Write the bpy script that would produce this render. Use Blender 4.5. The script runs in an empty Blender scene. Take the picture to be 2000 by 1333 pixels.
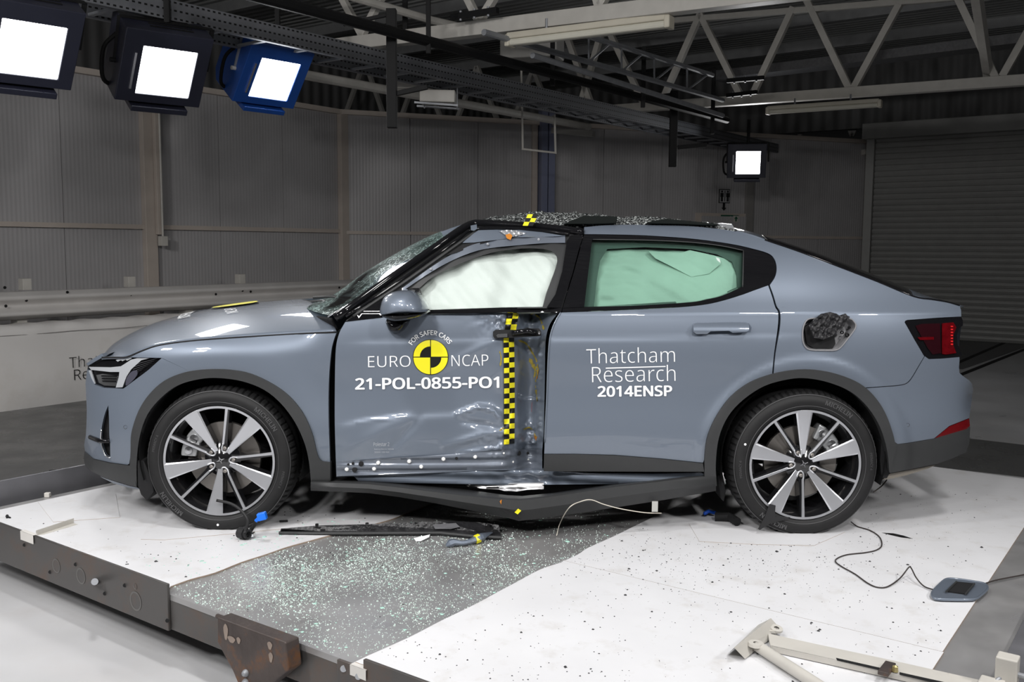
import bpy, bmesh, math, random, os
import numpy as np
from mathutils import Vector, Matrix
from mathutils.geometry import delaunay_2d_cdt
random.seed(7)
RNG = np.random.default_rng(7)
SC = bpy.context.scene
COL = SC.collection
# ------------------------------------------------------------------ camera
FPX = 1841.0
PITCH = math.radians(5.83); ROLL = 0.0065
CAMP = np.array([0.0, -4.314, 1.352])
_F = np.array([0, math.cos(PITCH), -math.sin(PITCH)])
_U0 = np.array([0, math.sin(PITCH), math.cos(PITCH)])
_R0 = np.array([1.0, 0, 0])
_U = _U0*math.cos(ROLL) - _R0*math.sin(ROLL)
_R = _R0*math.cos(ROLL) + _U0*math.sin(ROLL)
cam_d = bpy.data.cameras.new('camera'); cam = bpy.data.objects.new('camera', cam_d); COL.objects.link(cam)
cam_d.sensor_width = 36; cam_d.lens = FPX/2000*36; cam_d.clip_start = 0.05; cam_d.clip_end = 200
M = Matrix(((_R[0], _U[0], -_F[0], CAMP[0]), (_R[1], _U[1], -_F[1], CAMP[1]), (_R[2], _U[2], -_F[2], CAMP[2]), (0, 0, 0, 1)))
cam.matrix_world = M
SC.camera = cam
# ------------------------------------------------------------------ view, world, lights
SC.view_settings.view_transform = 'Standard'; SC.view_settings.look = 'None'
SC.view_settings.exposure = 0.0; SC.view_settings.gamma = 1.0; SC.view_settings.use_curve_mapping = False
W = bpy.data.worlds.new('hall_air'); SC.world = W; W.use_nodes = True
W.node_tree.nodes['Background'].inputs[0].default_value = (0.6, 0.6, 0.62, 1)
W.node_tree.nodes['Background'].inputs[1].default_value = 0.012
def area(name, loc, target, power, size=0.5, sy=None, spread=150, col=(1.0, 0.985, 0.975)):
    l = bpy.data.lights.new(name, 'AREA'); l.energy = power; l.size = size; l.color = col
    l.spread = math.radians(spread)
    if sy: l.shape = 'RECTANGLE'; l.size_y = sy
    o = bpy.data.objects.new(name, l); COL.objects.link(o); o.location = loc
    o.rotation_euler = (Vector(target)-Vector(loc)).to_track_quat('-Z', 'Y').to_euler()
    return o
# the rest of the hall's floodlight rig and one added lamp: overhead and on the camera's side, out of the frame
RIG = [((-3.6, -3.4, 2.9), (-1.2, 0.2, 0.2), 45), ((-1.3, -4.6, 3.3), (-0.4, 0, 0.3), 40), ((1.2, -4.4, 3.3), (0.8, 0, 0.3), 40),
       ((3.8, -3.2, 2.9), (1.6, 0, 0.2), 45), ((-1.1, -1.4, 3.7), (-0.6, -1.2, 0), 30), ((-4.3, -2.2, 3.2), (-4.2, 6, 0.9), 75), ((-3.2, -2.6, 3.1), (-3.4, -1.0, 0), 28), ((-1.6, -3.2, 3.3), (-0.2, 9.0, 1.0), 42),  # last lamp here is added, to brighten the middle of the back wall
       ((2.0, -1.8, 3.5), (1.8, -1.0, 0.0), 30)]
for _i, (_l, _t, _p) in enumerate(RIG):
    area('rig_light', _l, _t, _p*0.78, 0.34, spread=150 if _t[1] > 3 else 118)
def cray(px, py):
    return _F + _R*((px-1000.0)/FPX) - _U*((py-666.5)/FPX)
def at_y(px, py, y):
    d = cray(px, py); return CAMP + d*((y-CAMP[1])/d[1])
def at_z(px, py, z):
    d = cray(px, py); return CAMP + d*((z-CAMP[2])/d[2])
def at_plane(px, py, p0, n):
    d = cray(px, py); return CAMP + d*(np.dot(np.array(p0)-CAMP, n)/np.dot(d, n))
# room axes: E1 runs right-and-away, E2 left-and-away
def _hd(px, py):
    d = cray(px, py); d = np.array([d[0], d[1], 0]); return d/np.linalg.norm(d)
E1 = _hd(2355, 486)
E2 = np.array([-E1[1], E1[0], 0])
EZ = np.array([0, 0, 1.0])
FLOOR = -0.30
# ------------------------------------------------------------------ materials
MATS = {}
def mat(name, col, rough=0.5, metal=0.0, coat=0.0, coat_r=0.05, noise=0.0, nscale=6.0, bump=0.0, bscale=40.0, spec=0.5, emit=None, estr=0.0,
        alpha=1.0, trans=0.0, ior=1.45, col2=None, c2pos=(0.45, 0.62), c2scale=5.0, rvar=0.0, flake=False):
    if name in MATS: return MATS[name]
    m = bpy.data.materials.new(name); m.use_nodes = True; MATS[name] = m
    nt = m.node_tree; N = nt.nodes; L = nt.links; b = N['Principled BSDF']
    b.inputs['Base Color'].default_value = (*col, 1); b.inputs['Roughness'].default_value = rough
    b.inputs['Metallic'].default_value = metal; b.inputs['Coat Weight'].default_value = coat
    b.inputs['Coat Roughness'].default_value = coat_r; b.inputs['Specular IOR Level'].default_value = spec
    b.inputs['IOR'].default_value = ior; b.inputs['Alpha'].default_value = alpha; b.inputs['Transmission Weight'].default_value = trans
    if emit: b.inputs['Emission Color'].default_value = (*emit, 1); b.inputs['Emission Strength'].default_value = estr
    tc = N.new('ShaderNodeTexCoord')
    src = None
    if noise > 0 or rvar > 0:
        n = N.new('ShaderNodeTexNoise'); n.inputs['Scale'].default_value = nscale; n.inputs['Detail'].default_value = 6
        L.new(tc.outputs['Object'], n.inputs['Vector'])
        if noise > 0:
            mr = N.new('ShaderNodeMapRange'); mr.inputs[1].default_value = 0.25; mr.inputs[2].default_value = 0.75
            mr.inputs[3].default_value = 1-noise; mr.inputs[4].default_value = 1+noise
            L.new(n.outputs['Fac'], mr.inputs[0])
            mx = N.new('ShaderNodeVectorMath'); mx.operation = 'SCALE'; mx.inputs[0].default_value = col
            L.new(mr.outputs[0], mx.inputs['Scale']); src = mx.outputs[0]
        if rvar > 0:
            r2 = N.new('ShaderNodeMapRange'); r2.inputs[1].default_value = 0.3; r2.inputs[2].default_value = 0.7
            r2.inputs[3].default_value = max(0, rough-rvar); r2.inputs[4].default_value = min(1, rough+rvar)
            L.new(n.outputs['Fac'], r2.inputs[0]); L.new(r2.outputs[0], b.inputs['Roughness'])
    if col2 is not None:
        n2 = N.new('ShaderNodeTexNoise'); n2.inputs['Scale'].default_value = c2scale; n2.inputs['Detail'].default_value = 8
        n2.inputs['Roughness'].default_value = 0.65
        L.new(tc.outputs['Object'], n2.inputs['Vector'])
        cr = N.new('ShaderNodeMapRange'); cr.inputs[1].default_value = c2pos[0]; cr.inputs[2].default_value = c2pos[1]
        L.new(n2.outputs['Fac'], cr.inputs[0])
        mx2 = N.new('ShaderNodeMix'); mx2.data_type = 'RGBA'
        if src: L.new(src, mx2.inputs[6])
        else: mx2.inputs[6].default_value = (*col, 1)
        mx2.inputs[7].default_value = (*col2, 1); L.new(cr.outputs[0], mx2.inputs[0]); src = mx2.outputs[2]
    if src: L.new(src, b.inputs['Base Color'])
    if bump > 0:
        n3 = N.new('ShaderNodeTexNoise'); n3.inputs['Scale'].default_value = bscale; n3.inputs['Detail'].default_value = 4
        L.new(tc.outputs['Object'], n3.inputs['Vector'])
        bp = N.new('ShaderNodeBump'); bp.inputs['Strength'].default_value = bump; bp.inputs['Distance'].default_value = 0.01
        L.new(n3.outputs['Fac'], bp.inputs['Height']); L.new(bp.outputs[0], b.inputs['Normal'])
    return m
def ribbed(name, col, period, axis=0, rough=0.5, depth=0.3, metal=0.0, noise=0.05, dist=0.004):
    m = mat(name, col, rough, metal, noise=noise, nscale=2.0)
    nt = m.node_tree; N = nt.nodes; L = nt.links; b = N['Principled BSDF']
    tc = N.new('ShaderNodeTexCoord'); sx = N.new('ShaderNodeSeparateXYZ'); L.new(tc.outputs['Object'], sx.inputs[0])
    mu = N.new('ShaderNodeMath'); mu.operation = 'MULTIPLY'; mu.inputs[1].default_value = 2*math.pi/period; L.new(sx.outputs[axis], mu.inputs[0])
    si = N.new('ShaderNodeMath'); si.operation = 'SINE'; L.new(mu.outputs[0], si.inputs[0])
    bp = N.new('ShaderNodeBump'); bp.inputs['Strength'].default_value = depth; bp.inputs['Distance'].default_value = dist
    L.new(si.outputs[0], bp.inputs['Height']); L.new(bp.outputs[0], b.inputs['Normal'])
    return m
# ------------------------------------------------------------------ mesh helpers
def tag(o, label=None, cat=None, group=None, kind=None):
    if label: o['label'] = label
    if cat: o['category'] = cat
    if group: o['group'] = group
    if kind: o['kind'] = kind
    return o
def empty(name, loc, label=None, cat=None, group=None):
    o = bpy.data.objects.new(name, None); COL.objects.link(o); o.location = loc; o.empty_display_size = 0.1
    return tag(o, label, cat, group)
class MB:
    """collects geometry in world space; build() links ONE mesh object"""
    def __init__(s): s.v = []; s.f = []; s.n = None
    def add(s, vs, fs):
        k = len(s.v); s.v += [tuple(map(float, v)) for v in vs]; s.f += [tuple(i+k for i in f) for f in fs]; return s
    def obox(s, c, ax, ay, az, hx, hy, hz):
        c, ax, ay, az = map(np.array, (c, ax, ay, az))
        vs = [c+ax*hx*i+ay*hy*j+az*hz*k for k in (-1, 1) for j in (-1, 1) for i in (-1, 1)]
        return s.add(vs, [(0, 2, 3, 1), (4, 5, 7, 6), (0, 1, 5, 4), (2, 6, 7, 3), (0, 4, 6, 2), (1, 3, 7, 5)])
    def box(s, c, h): return s.obox(c, (1, 0, 0), (0, 1, 0), (0, 0, 1), *h)
    def beam(s, a, b, w, h, up=(0, 0, 1), ext=0):
        a, b = np.array(a, float), np.array(b, float); d = b-a; L = np.linalg.norm(d); d /= L
        sd = np.cross(d, up); sd /= (np.linalg.norm(sd)+1e-9); u = np.cross(sd, d)
        return s.obox((a+b)/2, d, sd, u, L/2+ext, w/2, h/2)
    def tube(s, pts, r, n=10, closed=False, cap=True):
        pts = [np.array(p, float) for p in pts]; k = len(pts); rings = []
        rr = r if hasattr(r, '__len__') else [r]*k
        t0 = pts[1]-pts[0]; t0 /= np.linalg.norm(t0)
        a = np.cross(t0, (0, 0, 1.0));
        if np.linalg.norm(a) < 1e-3: a = np.cross(t0, (0, 1.0, 0))
        a /= np.linalg.norm(a)
        for i in range(k):
            t = pts[(i+1) % k if closed else min(i+1, k-1)]-pts[i-1 if (i > 0 or closed) else 0]
            t = t/(np.linalg.norm(t)+1e-12)
            a = a-t*np.dot(a, t); a /= (np.linalg.norm(a)+1e-12); b = np.cross(t, a)
            rings.append([pts[i]+(a*math.cos(2*math.pi*j/n)+b*math.sin(2*math.pi*j/n))*rr[i] for j in range(n)])
        vs = [v for r_ in rings for v in r_]; fs = []
        for i in range(k if closed else k-1):
            i2 = (i+1) % k
            for j in range(n): fs.append((i*n+j, i*n+(j+1) % n, i2*n+(j+1) % n, i2*n+j))
        if cap and not closed: fs += [tuple(range(n-1, -1, -1)), tuple((k-1)*n+j for j in range(n))]
        return s.add(vs, fs)
    def prism(s, poly, d):
        """poly: list of 3d points (planar), d: extrusion vector"""
        n = len(poly); d = np.array(d, float)
        vs = [np.array(p, float) for p in poly]; vs += [v+d for v in vs]
        fs = [tuple(range(n-1, -1, -1)), tuple(range(n, 2*n))]+[(i, (i+1) % n, n+(i+1) % n, n+i) for i in range(n)]
        return s.add(vs, fs)
    def lathe(s, prof, c, axis, n=48, closed=False):
        """prof: list of (radius, along)"""
        axis = np.array(axis, float); axis /= np.linalg.norm(axis); a = np.cross(axis, (0, 0, 1.0))
        if np.linalg.norm(a) < 1e-3: a = np.array([1.0, 0, 0])
        a /= np.linalg.norm(a); b = np.cross(axis, a); c = np.array(c, float); k = len(prof)
        vs = [c+axis*t+(a*math.cos(2*math.pi*j/n)+b*math.sin(2*math.pi*j/n))*r for (r, t) in prof for j in range(n)]
        fs = [(i*n+j, i*n+(j+1) % n, (i+1) % k*n+(j+1) % n, (i+1) % k*n+j) for i in range(k if closed else k-1) for j in range(n)]
        return s.add(vs, fs)
    def build(s, name, m, parent=None, smooth=False, origin=None, bevel=0, fixn=True, frame=None):
        me = bpy.data.meshes.new(name)
        vs = np.array(s.v, float).reshape(-1, 3)
        if frame is not None:   # (origin, ax, ay, az): object axes
            o0, ax, ay, az = [np.array(q, float) for q in frame]
            R = np.array([ax, ay, az]); vl = (vs-o0) @ R.T; mw = Matrix(((ax[0], ay[0], az[0], o0[0]), (ax[1], ay[1], az[1], o0[1]), (ax[2], ay[2], az[2], o0[2]), (0, 0, 0, 1)))
        else:
            if origin is None:
                origin = (vs.min(0)+vs.max(0))/2
            o0 = np.array(origin, float); vl = vs-o0; mw = Matrix.Translation(Vector(o0))
        me.from_pydata([tuple(v) for v in vl], [], s.f)
        if fixn:
            bm = bmesh.new(); bm.from_mesh(me); bmesh.ops.recalc_face_normals(bm, faces=bm.faces); bm.to_mesh(me); bm.free()
        if smooth:
            for p in me.polygons: p.use_smooth = True
        if m: me.materials.append(m)
        o = bpy.data.objects.new(name, me); COL.objects.link(o)
        ORI[o.name] = tuple(o0)
        if parent is not None:
            o.parent = parent
            po = Matrix.Translation(Vector(ORI.get(parent.name, parent.location)))
            o.matrix_parent_inverse = Matrix.Identity(4)
            o.matrix_local = po.inverted() @ mw
        else: o.matrix_world = mw
        if bevel:
            bv = o.modifiers.new('bevel', 'BEVEL'); bv.width = bevel; bv.segments = 2; bv.limit_method = 'ANGLE'
        if smooth == 'auto':
            me.set_sharp_from_angle(angle=math.radians(35))
        return o
ORI = {}
def _empty_patch(name, loc, *a, **k):
    o = empty(name, loc, *a, **k); ORI[o.name] = tuple(map(float, loc)); return o
def cr(pts, n=6, closed=False):
    """Catmull-Rom through points (any dimension)"""
    P = [np.array(p, float) for p in pts]; k = len(P); out = []
    if k < 3: return P
    rng = range(k) if closed else range(k-1)
    for i in rng:
        p0 = P[(i-1) % k] if (closed or i > 0) else 2*P[0]-P[1]; p1 = P[i]; p2 = P[(i+1) % k]
        p3 = P[(i+2) % k] if (closed or i < k-2) else 2*P[-1]-P[-2]
        for j in range(n):
            t = j/n; out.append(0.5*((2*p1)+(-p0+p2)*t+(2*p0-5*p1+4*p2-p3)*t*t+(-p0+3*p1-3*p2+p3)*t**3))
    if not closed: out.append(P[-1])
    return out
def join(*segs, n=6):
    """smooth each segment, corners where they meet; returns closed outline"""
    out = []
    for s_ in segs:
        q = cr(s_, n) if len(s_) > 2 else [np.array(p, float) for p in s_]
        for p in q:
            if not out or np.linalg.norm(out[-1]-p) > 1e-6: out.append(p)
    if np.linalg.norm(out[0]-out[-1]) < 1e-6: out.pop()
    return out
# ================================================================== THE HALL
def kind(o, k='structure'): o['kind'] = k; return o
m_wall = ribbed('ribbed_wall_panel', (0.42, 0.41, 0.415), 0.05, 0, 0.38, 0.3, dist=0.003)
m_frame = mat('cream_steel', (0.52, 0.46, 0.41), 0.5, noise=0.06)
m_blue = mat('blue_grey_steel', (0.20, 0.22, 0.32), 0.45, noise=0.05)
m_black = mat('black_steel', (0.008, 0.008, 0.0085), 0.6, noise=0.1, spec=0.25)
m_white = mat('white_painted_steel', (0.55, 0.53, 0.49), 0.45, noise=0.07, nscale=9)
m_galv = mat('galvanised_steel', (0.30, 0.31, 0.33), 0.5, 0.4, noise=0.12, nscale=12)
m_grey_roof = ribbed('corrugated_roof', (0.52, 0.53, 0.52), 0.16, 0, 0.6, 1.0, dist=0.02)
m_floor = mat('concrete_floor', (0.51, 0.51, 0.52), 0.36, noise=0.12, nscale=1.3, col2=(0.50, 0.49, 0.49), c2pos=(0.5, 0.75), c2scale=2.2, rvar=0.1)
m_darkfloor = mat('dark_resin_floor', (0.11, 0.11, 0.11), 0.3, noise=0.18, nscale=2.5, rvar=0.12)
ZT = 3.30
Pa, Pb, Pc = at_z(130, 140, ZT), at_z(660, 223, ZT), at_z(1699, 281, ZT)
def wall_dir(a, b):
    d = np.array([b[0]-a[0], b[1]-a[1], 0]); return d/np.linalg.norm(d)
D1 = wall_dir(Pa, Pb); D2 = wall_dir(Pb, Pc)
N1 = np.array([D1[1], -D1[0], 0]); N2 = np.array([D2[1], -D2[0], 0])   # towards the camera side
B0 = np.array([Pb[0], Pb[1], 0]); C0 = np.array([Pc[0], Pc[1], 0])
A0 = B0-D1*13.0
def wall(name, p, q, d, n, z0, z1, pw=1.12, m=m_wall, off=0.0):
    L = np.linalg.norm(q-p); k = int(round(L/pw)); w = L/k; mb = MB()
    for i in range(k):
        c = p+d*(i+0.5)*w-n*0.05; c = np.array([c[0], c[1], (z0+z1)/2])
        mb.obox(c, d, n, EZ, w/2-0.004, 0.05, (z1-z0)/2)
    c = p+d*L/2-n*0.13; mb.obox((c[0], c[1], (z0+z1)/2), d, n, EZ, L/2, 0.02, (z1-z0)/2)
    return kind(mb.build(name, m, frame=((p[0], p[1], z0), d, n, EZ)))
wall('wall_left', A0, B0, D1, N1, FLOOR, ZT)
wall('wall_back', B0, C0, D2, N2, FLOOR, ZT)
# upper part of the hall behind the lining
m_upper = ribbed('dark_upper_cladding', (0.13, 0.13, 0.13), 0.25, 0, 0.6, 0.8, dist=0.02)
# shutter wall
SD = -E2   # runs right and towards the camera
SN = -E1
# floor
def slab(name, poly, z, th, m, **k):
    mb = MB(); mb.prism([(p[0], p[1], z-th) for p in poly], (0, 0, th)); return mb.build(name, m, **k)
kind(slab('floor', [(-16, -9), (14, -9), (22, 8), (22, 26), (-16, 26)], FLOOR, 0.1, m_floor))
# dark strip of floor coating beyond the sled on the far left, and beyond on the right
g1 = [at_z(-260, 905, FLOOR), at_z(-300, 1040, FLOOR), at_z(420, 930, FLOOR), at_z(1100, 830, FLOOR), at_z(1100, 700, FLOOR), at_z(-260, 800, FLOOR)]
g1 = [np.array(p) for p in (at_z(-420, 1040, FLOOR), at_z(300, 1005, FLOOR), at_z(1200, 830, FLOOR), at_z(1200, 640, FLOOR), at_z(300, 660, FLOOR), at_z(-420, 790, FLOOR))]
kind(slab('floor_coating_strip', g1, FLOOR+0.003, 0.002, m_darkfloor))
g2 = [at_z(1760, 905, FLOOR), at_z(2300, 968, FLOOR), at_z(2300, 905, FLOOR), at_z(1700, 835, FLOOR)]
kind(slab('floor_coating_band', g2, FLOOR+0.003, 0.002, m_darkfloor))
g3 = [at_z(1500, 700, FLOOR), at_z(1880, 722, FLOOR), at_z(2090, 648, FLOOR), at_z(1500, 640, FLOOR)]
kind(slab('floor_coating_dark_bay', g3, FLOOR+0.003, 0.002, mat('dark_grey_paint', (0.1, 0.1, 0.105), 0.45, noise=0.1)))
for i, (a, b) in enumerate((((1800, 740), (2090, 615)), ((1800, 763), (2120, 636)))):
    p, q = at_z(*a, FLOOR), at_z(*b, FLOOR); w = 0.05*(q-p)[:2]; d = wall_dir(p, q); s = np.array([d[1], -d[0], 0])*0.035
    kind(slab('trim_%d' % (i+1), [p-s, p+s, q+s, q-s], FLOOR+0.006, 0.004, m_black))
# columns and rails of the lining
def col_px(name, px, D, P0, N, w, dpt, m=m_frame, z1=ZT+0.06, z0=FLOOR, o=0.0):
    p = at_plane(px, 400, P0, N); c = p+N*(dpt/2+o); mb = MB()
    mb.obox((c[0], c[1], (z0+z1)/2), D, N, EZ, w/2, dpt/2, (z1-z0)/2); return mb
k = 2
for px, w in ((287, 0.16), (667, 0.15)):
    mb = col_px('c', px, D1, B0, N1, w, 0.09)
    if px == 287:
        p = at_plane(297, 400, B0, N1)+N1*0.13
        mb.obox((p[0], p[1], (1.45+ZT)/2), D1, N1, EZ, 0.03, 0.03, (ZT-1.45)/2)
    kind(mb.build('trim_%d' % (k+1), m_frame, bevel=0.006)); k += 1
for px in (1461, 1692):
    kind(col_px('c', px, D2, B0, N2, 0.16, 0.06).build('trim_%d' % (k+1), mat('dull_grey_frame', (0.26, 0.25, 0.24), 0.5, noise=0.06), bevel=0.006)); k += 1
mb = MB()
for px in (1055, 1069):
    p = at_plane(px, 400, B0, N2)+N2*0.1; mb.obox((p[0], p[1], (FLOOR+ZT+0.25)/2), D2, N2, EZ, 0.055, 0.08, (ZT+0.25-FLOOR)/2)
kind(mb.build('trim_%d' % (k+1), m_blue, bevel=0.005)); k += 1
kind(col_px('c', 1042, D2, B0, N2, 0.09, 0.05).build('trim_%d' % (k+1), m_frame)); k += 1
def hrail(p, q, D, N, z, h, dpt, m=m_frame):
    global k
    c = (p+q)/2+N*dpt/2; L = np.linalg.norm(q-p); mb = MB(); mb.obox((c[0], c[1], z), D, N, EZ, L/2, dpt/2, h/2)
    k += 1; return kind(mb.build('trim_%d' % k, m))
zr1 = at_plane(300, 444, B0, N1)[2]; hrail(A0, B0, D1, N1, zr1, 0.055, 0.05)
hrail(B0, C0, D2, N2, zr1-0.02, 0.05, 0.04)
hrail(A0, B0, D1, N1, ZT+0.03, 0.07, 0.08); hrail(B0, C0, D2, N2, ZT+0.03, 0.07, 0.08)
# junction box on the left column
p = at_plane(301, 471, B0, N1)+N1*0.19; mb = MB(); mb.obox(p, D1, N1, EZ, 0.045, 0.04, 0.06)
mb.tube([p+EZ*0.06, p+EZ*(ZT-p[2])], 0.014)
o = mb.build('junction_box', m_white, bevel=0.004); tag(o, 'small cream junction box with conduit on the left wall column', 'junction box')
# roller shutter
S0 = C0+SD*0.12+SN*0.35
sh_top = at_plane(1702, 246, S0, SN)[2]; LSH = 9.0
mb = MB()
pr = []
zz = FLOOR
PIT = 0.105
while zz < sh_top-0.25:
    pr += [(zz, 0.0), (zz+PIT*0.12, 0.02), (zz+PIT*0.55, 0.045), (zz+PIT*0.88, 0.035), (zz+PIT*0.93, 0.0)]; zz += PIT
pr.append((zz, 0.0))
vs = []; fs = []
for (z, o_) in pr:
    for s_ in (0.1, LSH): q = S0+SD*s_+SN*o_; vs.append((q[0], q[1], z))
for i in range(len(pr)-1): fs.append((2*i, 2*i+1, 2*i+3, 2*i+2))
mb.add(vs, fs)
m_shut = mat('shutter_slats', (0.30, 0.30, 0.29), 0.45, 0.1, noise=0.06)
shut = kind(mb.build('door_1', m_shut, fixn=False))
mb = MB(); q = S0+SD*LSH/2+SN*0.12; mb.obox((q[0], q[1], sh_top-0.12), SD, SN, EZ, LSH/2+0.1, 0.14, 0.14)
kind(mb.build('shutter_box', m_shut, shut, bevel=0.01))
mb = MB(); q = S0+SD*0.03+SN*0.06; mb.obox((q[0], q[1], (FLOOR+sh_top)/2), SD, SN, EZ, 0.07, 0.08, (sh_top-FLOOR)/2); mb.build('guide_rail', m_shut, shut)
# walls above and behind
RT = 5.0
def flatwall(name, p, q, z0, z1, m):
    d = wall_dir(p, q); n = np.array([d[1], -d[0], 0]); L = np.linalg.norm((q-p)[:2]); mb = MB()
    c = (p+q)/2-n*0.06; mb.obox((c[0], c[1], (z0+z1)/2), d, n, EZ, L/2, 0.05, (z1-z0)/2)
    return kind(mb.build(name, m, frame=((p[0], p[1], z0), d, n, EZ)))
R0 = S0+SD*LSH
G0 = C0-N2*1.0+D2*1.5
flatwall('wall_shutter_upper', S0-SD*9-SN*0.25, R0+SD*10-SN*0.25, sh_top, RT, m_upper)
flatwall('wall_shutter_side', R0-SN*0.2, R0+SD*10-SN*0.2, FLOOR, sh_top, m_wall)
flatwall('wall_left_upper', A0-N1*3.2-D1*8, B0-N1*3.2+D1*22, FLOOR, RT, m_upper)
m_rear = mat('grey_render', (0.22, 0.22, 0.23), 0.7, noise=0.1)
flatwall('wall_front', np.array([16., -8.5, 0]), np.array([-15., -8.5, 0]), FLOOR, RT, m_rear)
flatwall('wall_side', np.array([-13., -8.5, 0]), np.array([-13., 12., 0]), FLOOR, RT, m_rear)
mb = MB(); mb.obox((2, 8, RT), E2, E1, EZ, 26, 26, 0.05)
kind(mb.build('ceiling', m_grey_roof, frame=((2, 8, RT), E1, E2, EZ)))
# rooflight bands / purlins under the ceiling
mb = MB()
for i in range(-6, 10):
    c = np.array([2, 8, RT-0.12])+E1*(i*1.9); mb.obox(c, E2, E1, EZ, 24, 0.05, 0.09)
kind(mb.build('trim_40', mat('purlin_steel', (0.34, 0.345, 0.35), 0.5, 0.3, noise=0.1)))
# ------------------------------------------------------------------ trusses
def truss(name, p0, chord, diags, label, cw=0.11, dw=0.06, m=m_white, parent=None, top=None):
    """everything traced on the truss's own vertical plane (normal E1)"""
    t = _empty_patch(name, p0, label, 'roof truss')
    f = lambda q: at_plane(q[0], q[1], p0, E1)
    a, b = f(chord[0]), f(chord[1]); z = (a[2]+b[2])/2
    a = a.copy(); b = b.copy()
    MB().beam(a, b, cw, cw).build('bottom_chord', m, t, bevel=0.006)
    if top: MB().beam(f(top[0]), f(top[1]), cw*0.6, cw*0.6).build('top_chord', m, t, bevel=0.006)
    for (q, r) in diags: MB().beam(f(q), f(r), dw, dw).build('diagonal', m, t, bevel=0.004)
    return t
tA0 = at_z(1050, 36, 3.35)
truss('roof_truss', tA0, ((590, 98), (1900, -59)), [((665, -10), (712, 77)), ((748, -10), (703, 77)), ((905, -20), (936, 42)), ((975, -20), (938, 40)), ((1150, -60), (1170, 12)), ((1215, -60), (1172, 12))],
      'white tubular roof truss crossing the top middle of the hall, nearest of the trusses', 0.13, 0.065, top=((560, -60), (1600, -190)))
tB0 = at_z(1700, 182, 3.35)
truss('roof_truss', tB0, ((1170, 216), (2600, 114)), [((1450, 194), (1368, 28)), ((1466, 194), (1550, 14)), ((1573, -6), (1662, 179)), ((1664, 179), (1757, 8)), ((1870, -6), (1945, 152)), ((1958, 150), (2040, 4)), ((2150, -8), (2235, 138)), ((2250, 136), (2340, -18)), ((2450, -30), (2530, 118)), ((1368, 28), (1290, 205)), ((1180, 40), (1262, 212)), ((1100, 50), (1160, 218)), ((1180, 45), (1130, 218))],
      'white zigzag roof truss spanning the top right above the distant floodlight', 0.13, 0.085, top=((1050, 62), (2600, -65)))
tC0 = at_z(700, 250, 3.5)+E1*1.0
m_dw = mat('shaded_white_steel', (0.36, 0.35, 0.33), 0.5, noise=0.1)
tD0 = tB0+E1*6.0
fd = [((1500+i*95, 268), (1500+i*95+46*(1 if i % 2 else 1), 120)) for i in range(0)]
zz_ = []
for i in range(5):
    x = 1560+i*105; zz_ += [((x, 272-i*6), (x+52, 130-i*4)), ((x+52, 130-i*4), (x+105, 266-i*6))]
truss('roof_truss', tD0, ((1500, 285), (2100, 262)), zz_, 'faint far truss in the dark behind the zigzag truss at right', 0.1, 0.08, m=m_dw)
tE0 = at_z(800, 236, 3.5)+E1*0.5
zz_ = []
for i in range(5):
    x = 560+i*110; zz_ += [((x, 235+i*2), (x+42, 112+i*6)), ((x+42, 112+i*6), (x+84, 236+i*2))]
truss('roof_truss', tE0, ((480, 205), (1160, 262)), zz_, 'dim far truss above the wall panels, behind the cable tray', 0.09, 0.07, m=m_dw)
# long white roof pipe running away (behind the tray)
def pipe(name, pts, r, m, label, cat, n=10):
    o = MB().tube(pts, r, n).build(name, m, smooth='auto'); tag(o, label, cat); return o
pipe('roof_pipe', [at_z(560, 140, 3.25), at_z(1150, 248, 3.25)], 0.055, m_white, 'pale thick pipe running behind the cable tray above the wall', 'pipe')
pipe('roof_pipe', [at_z(640, -20, 3.7), at_z(845, 40, 3.7), at_z(1010, 78, 3.7)], 0.04, m_white, 'pale slanted pipe under the roof behind the nearest truss', 'pipe')
pipe('lighting_bar', [at_z(300, -60, 3.1), at_z(1100, 150, 3.1), at_z(1420, 235, 3.1)], 0.045, m_black, 'long black steel lighting bar hung above the cable tray', 'bar')
# ladder truss of aluminium tube at right of centre
lt = _empty_patch('ladder_truss', at_z(1250, 120, 3.2), 'silver tubular ladder truss hung below the roof right of centre', 'ladder truss')
U1, U2, Lw1, Lw2 = at_z(1133, 66, 3.45), at_z(1386, 145, 3.45), None, None
nL = np.array([E1[1], -E1[0], 0])
lp = at_z(1250, 103, 3.45)
fu = lambda q: at_plane(q[0], q[1], lp, nL)
for a, b in (((1120, 62), (1392, 147)), ((945, 63), (1412, 196)), ((1040, 108), (1412, 226))):
    MB().tube([fu(a), fu(b)], 0.028).build('chord_tube', m_galv, lt, smooth='auto')
for i in range(4):
    x = 1150+i*64; y0 = 62+(x-1120)*0.3125; y1 = 63+(x-945)*0.285
    MB().tube([fu((x, y0+2)), fu((x, y1))], 0.012, 6).build('strut', m_galv, lt)
    MB().tube([fu((x, y1)), fu((x+42, 62+(x+42-1120)*0.3125))], 0.012, 6).build('strut', m_galv, lt)
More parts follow.
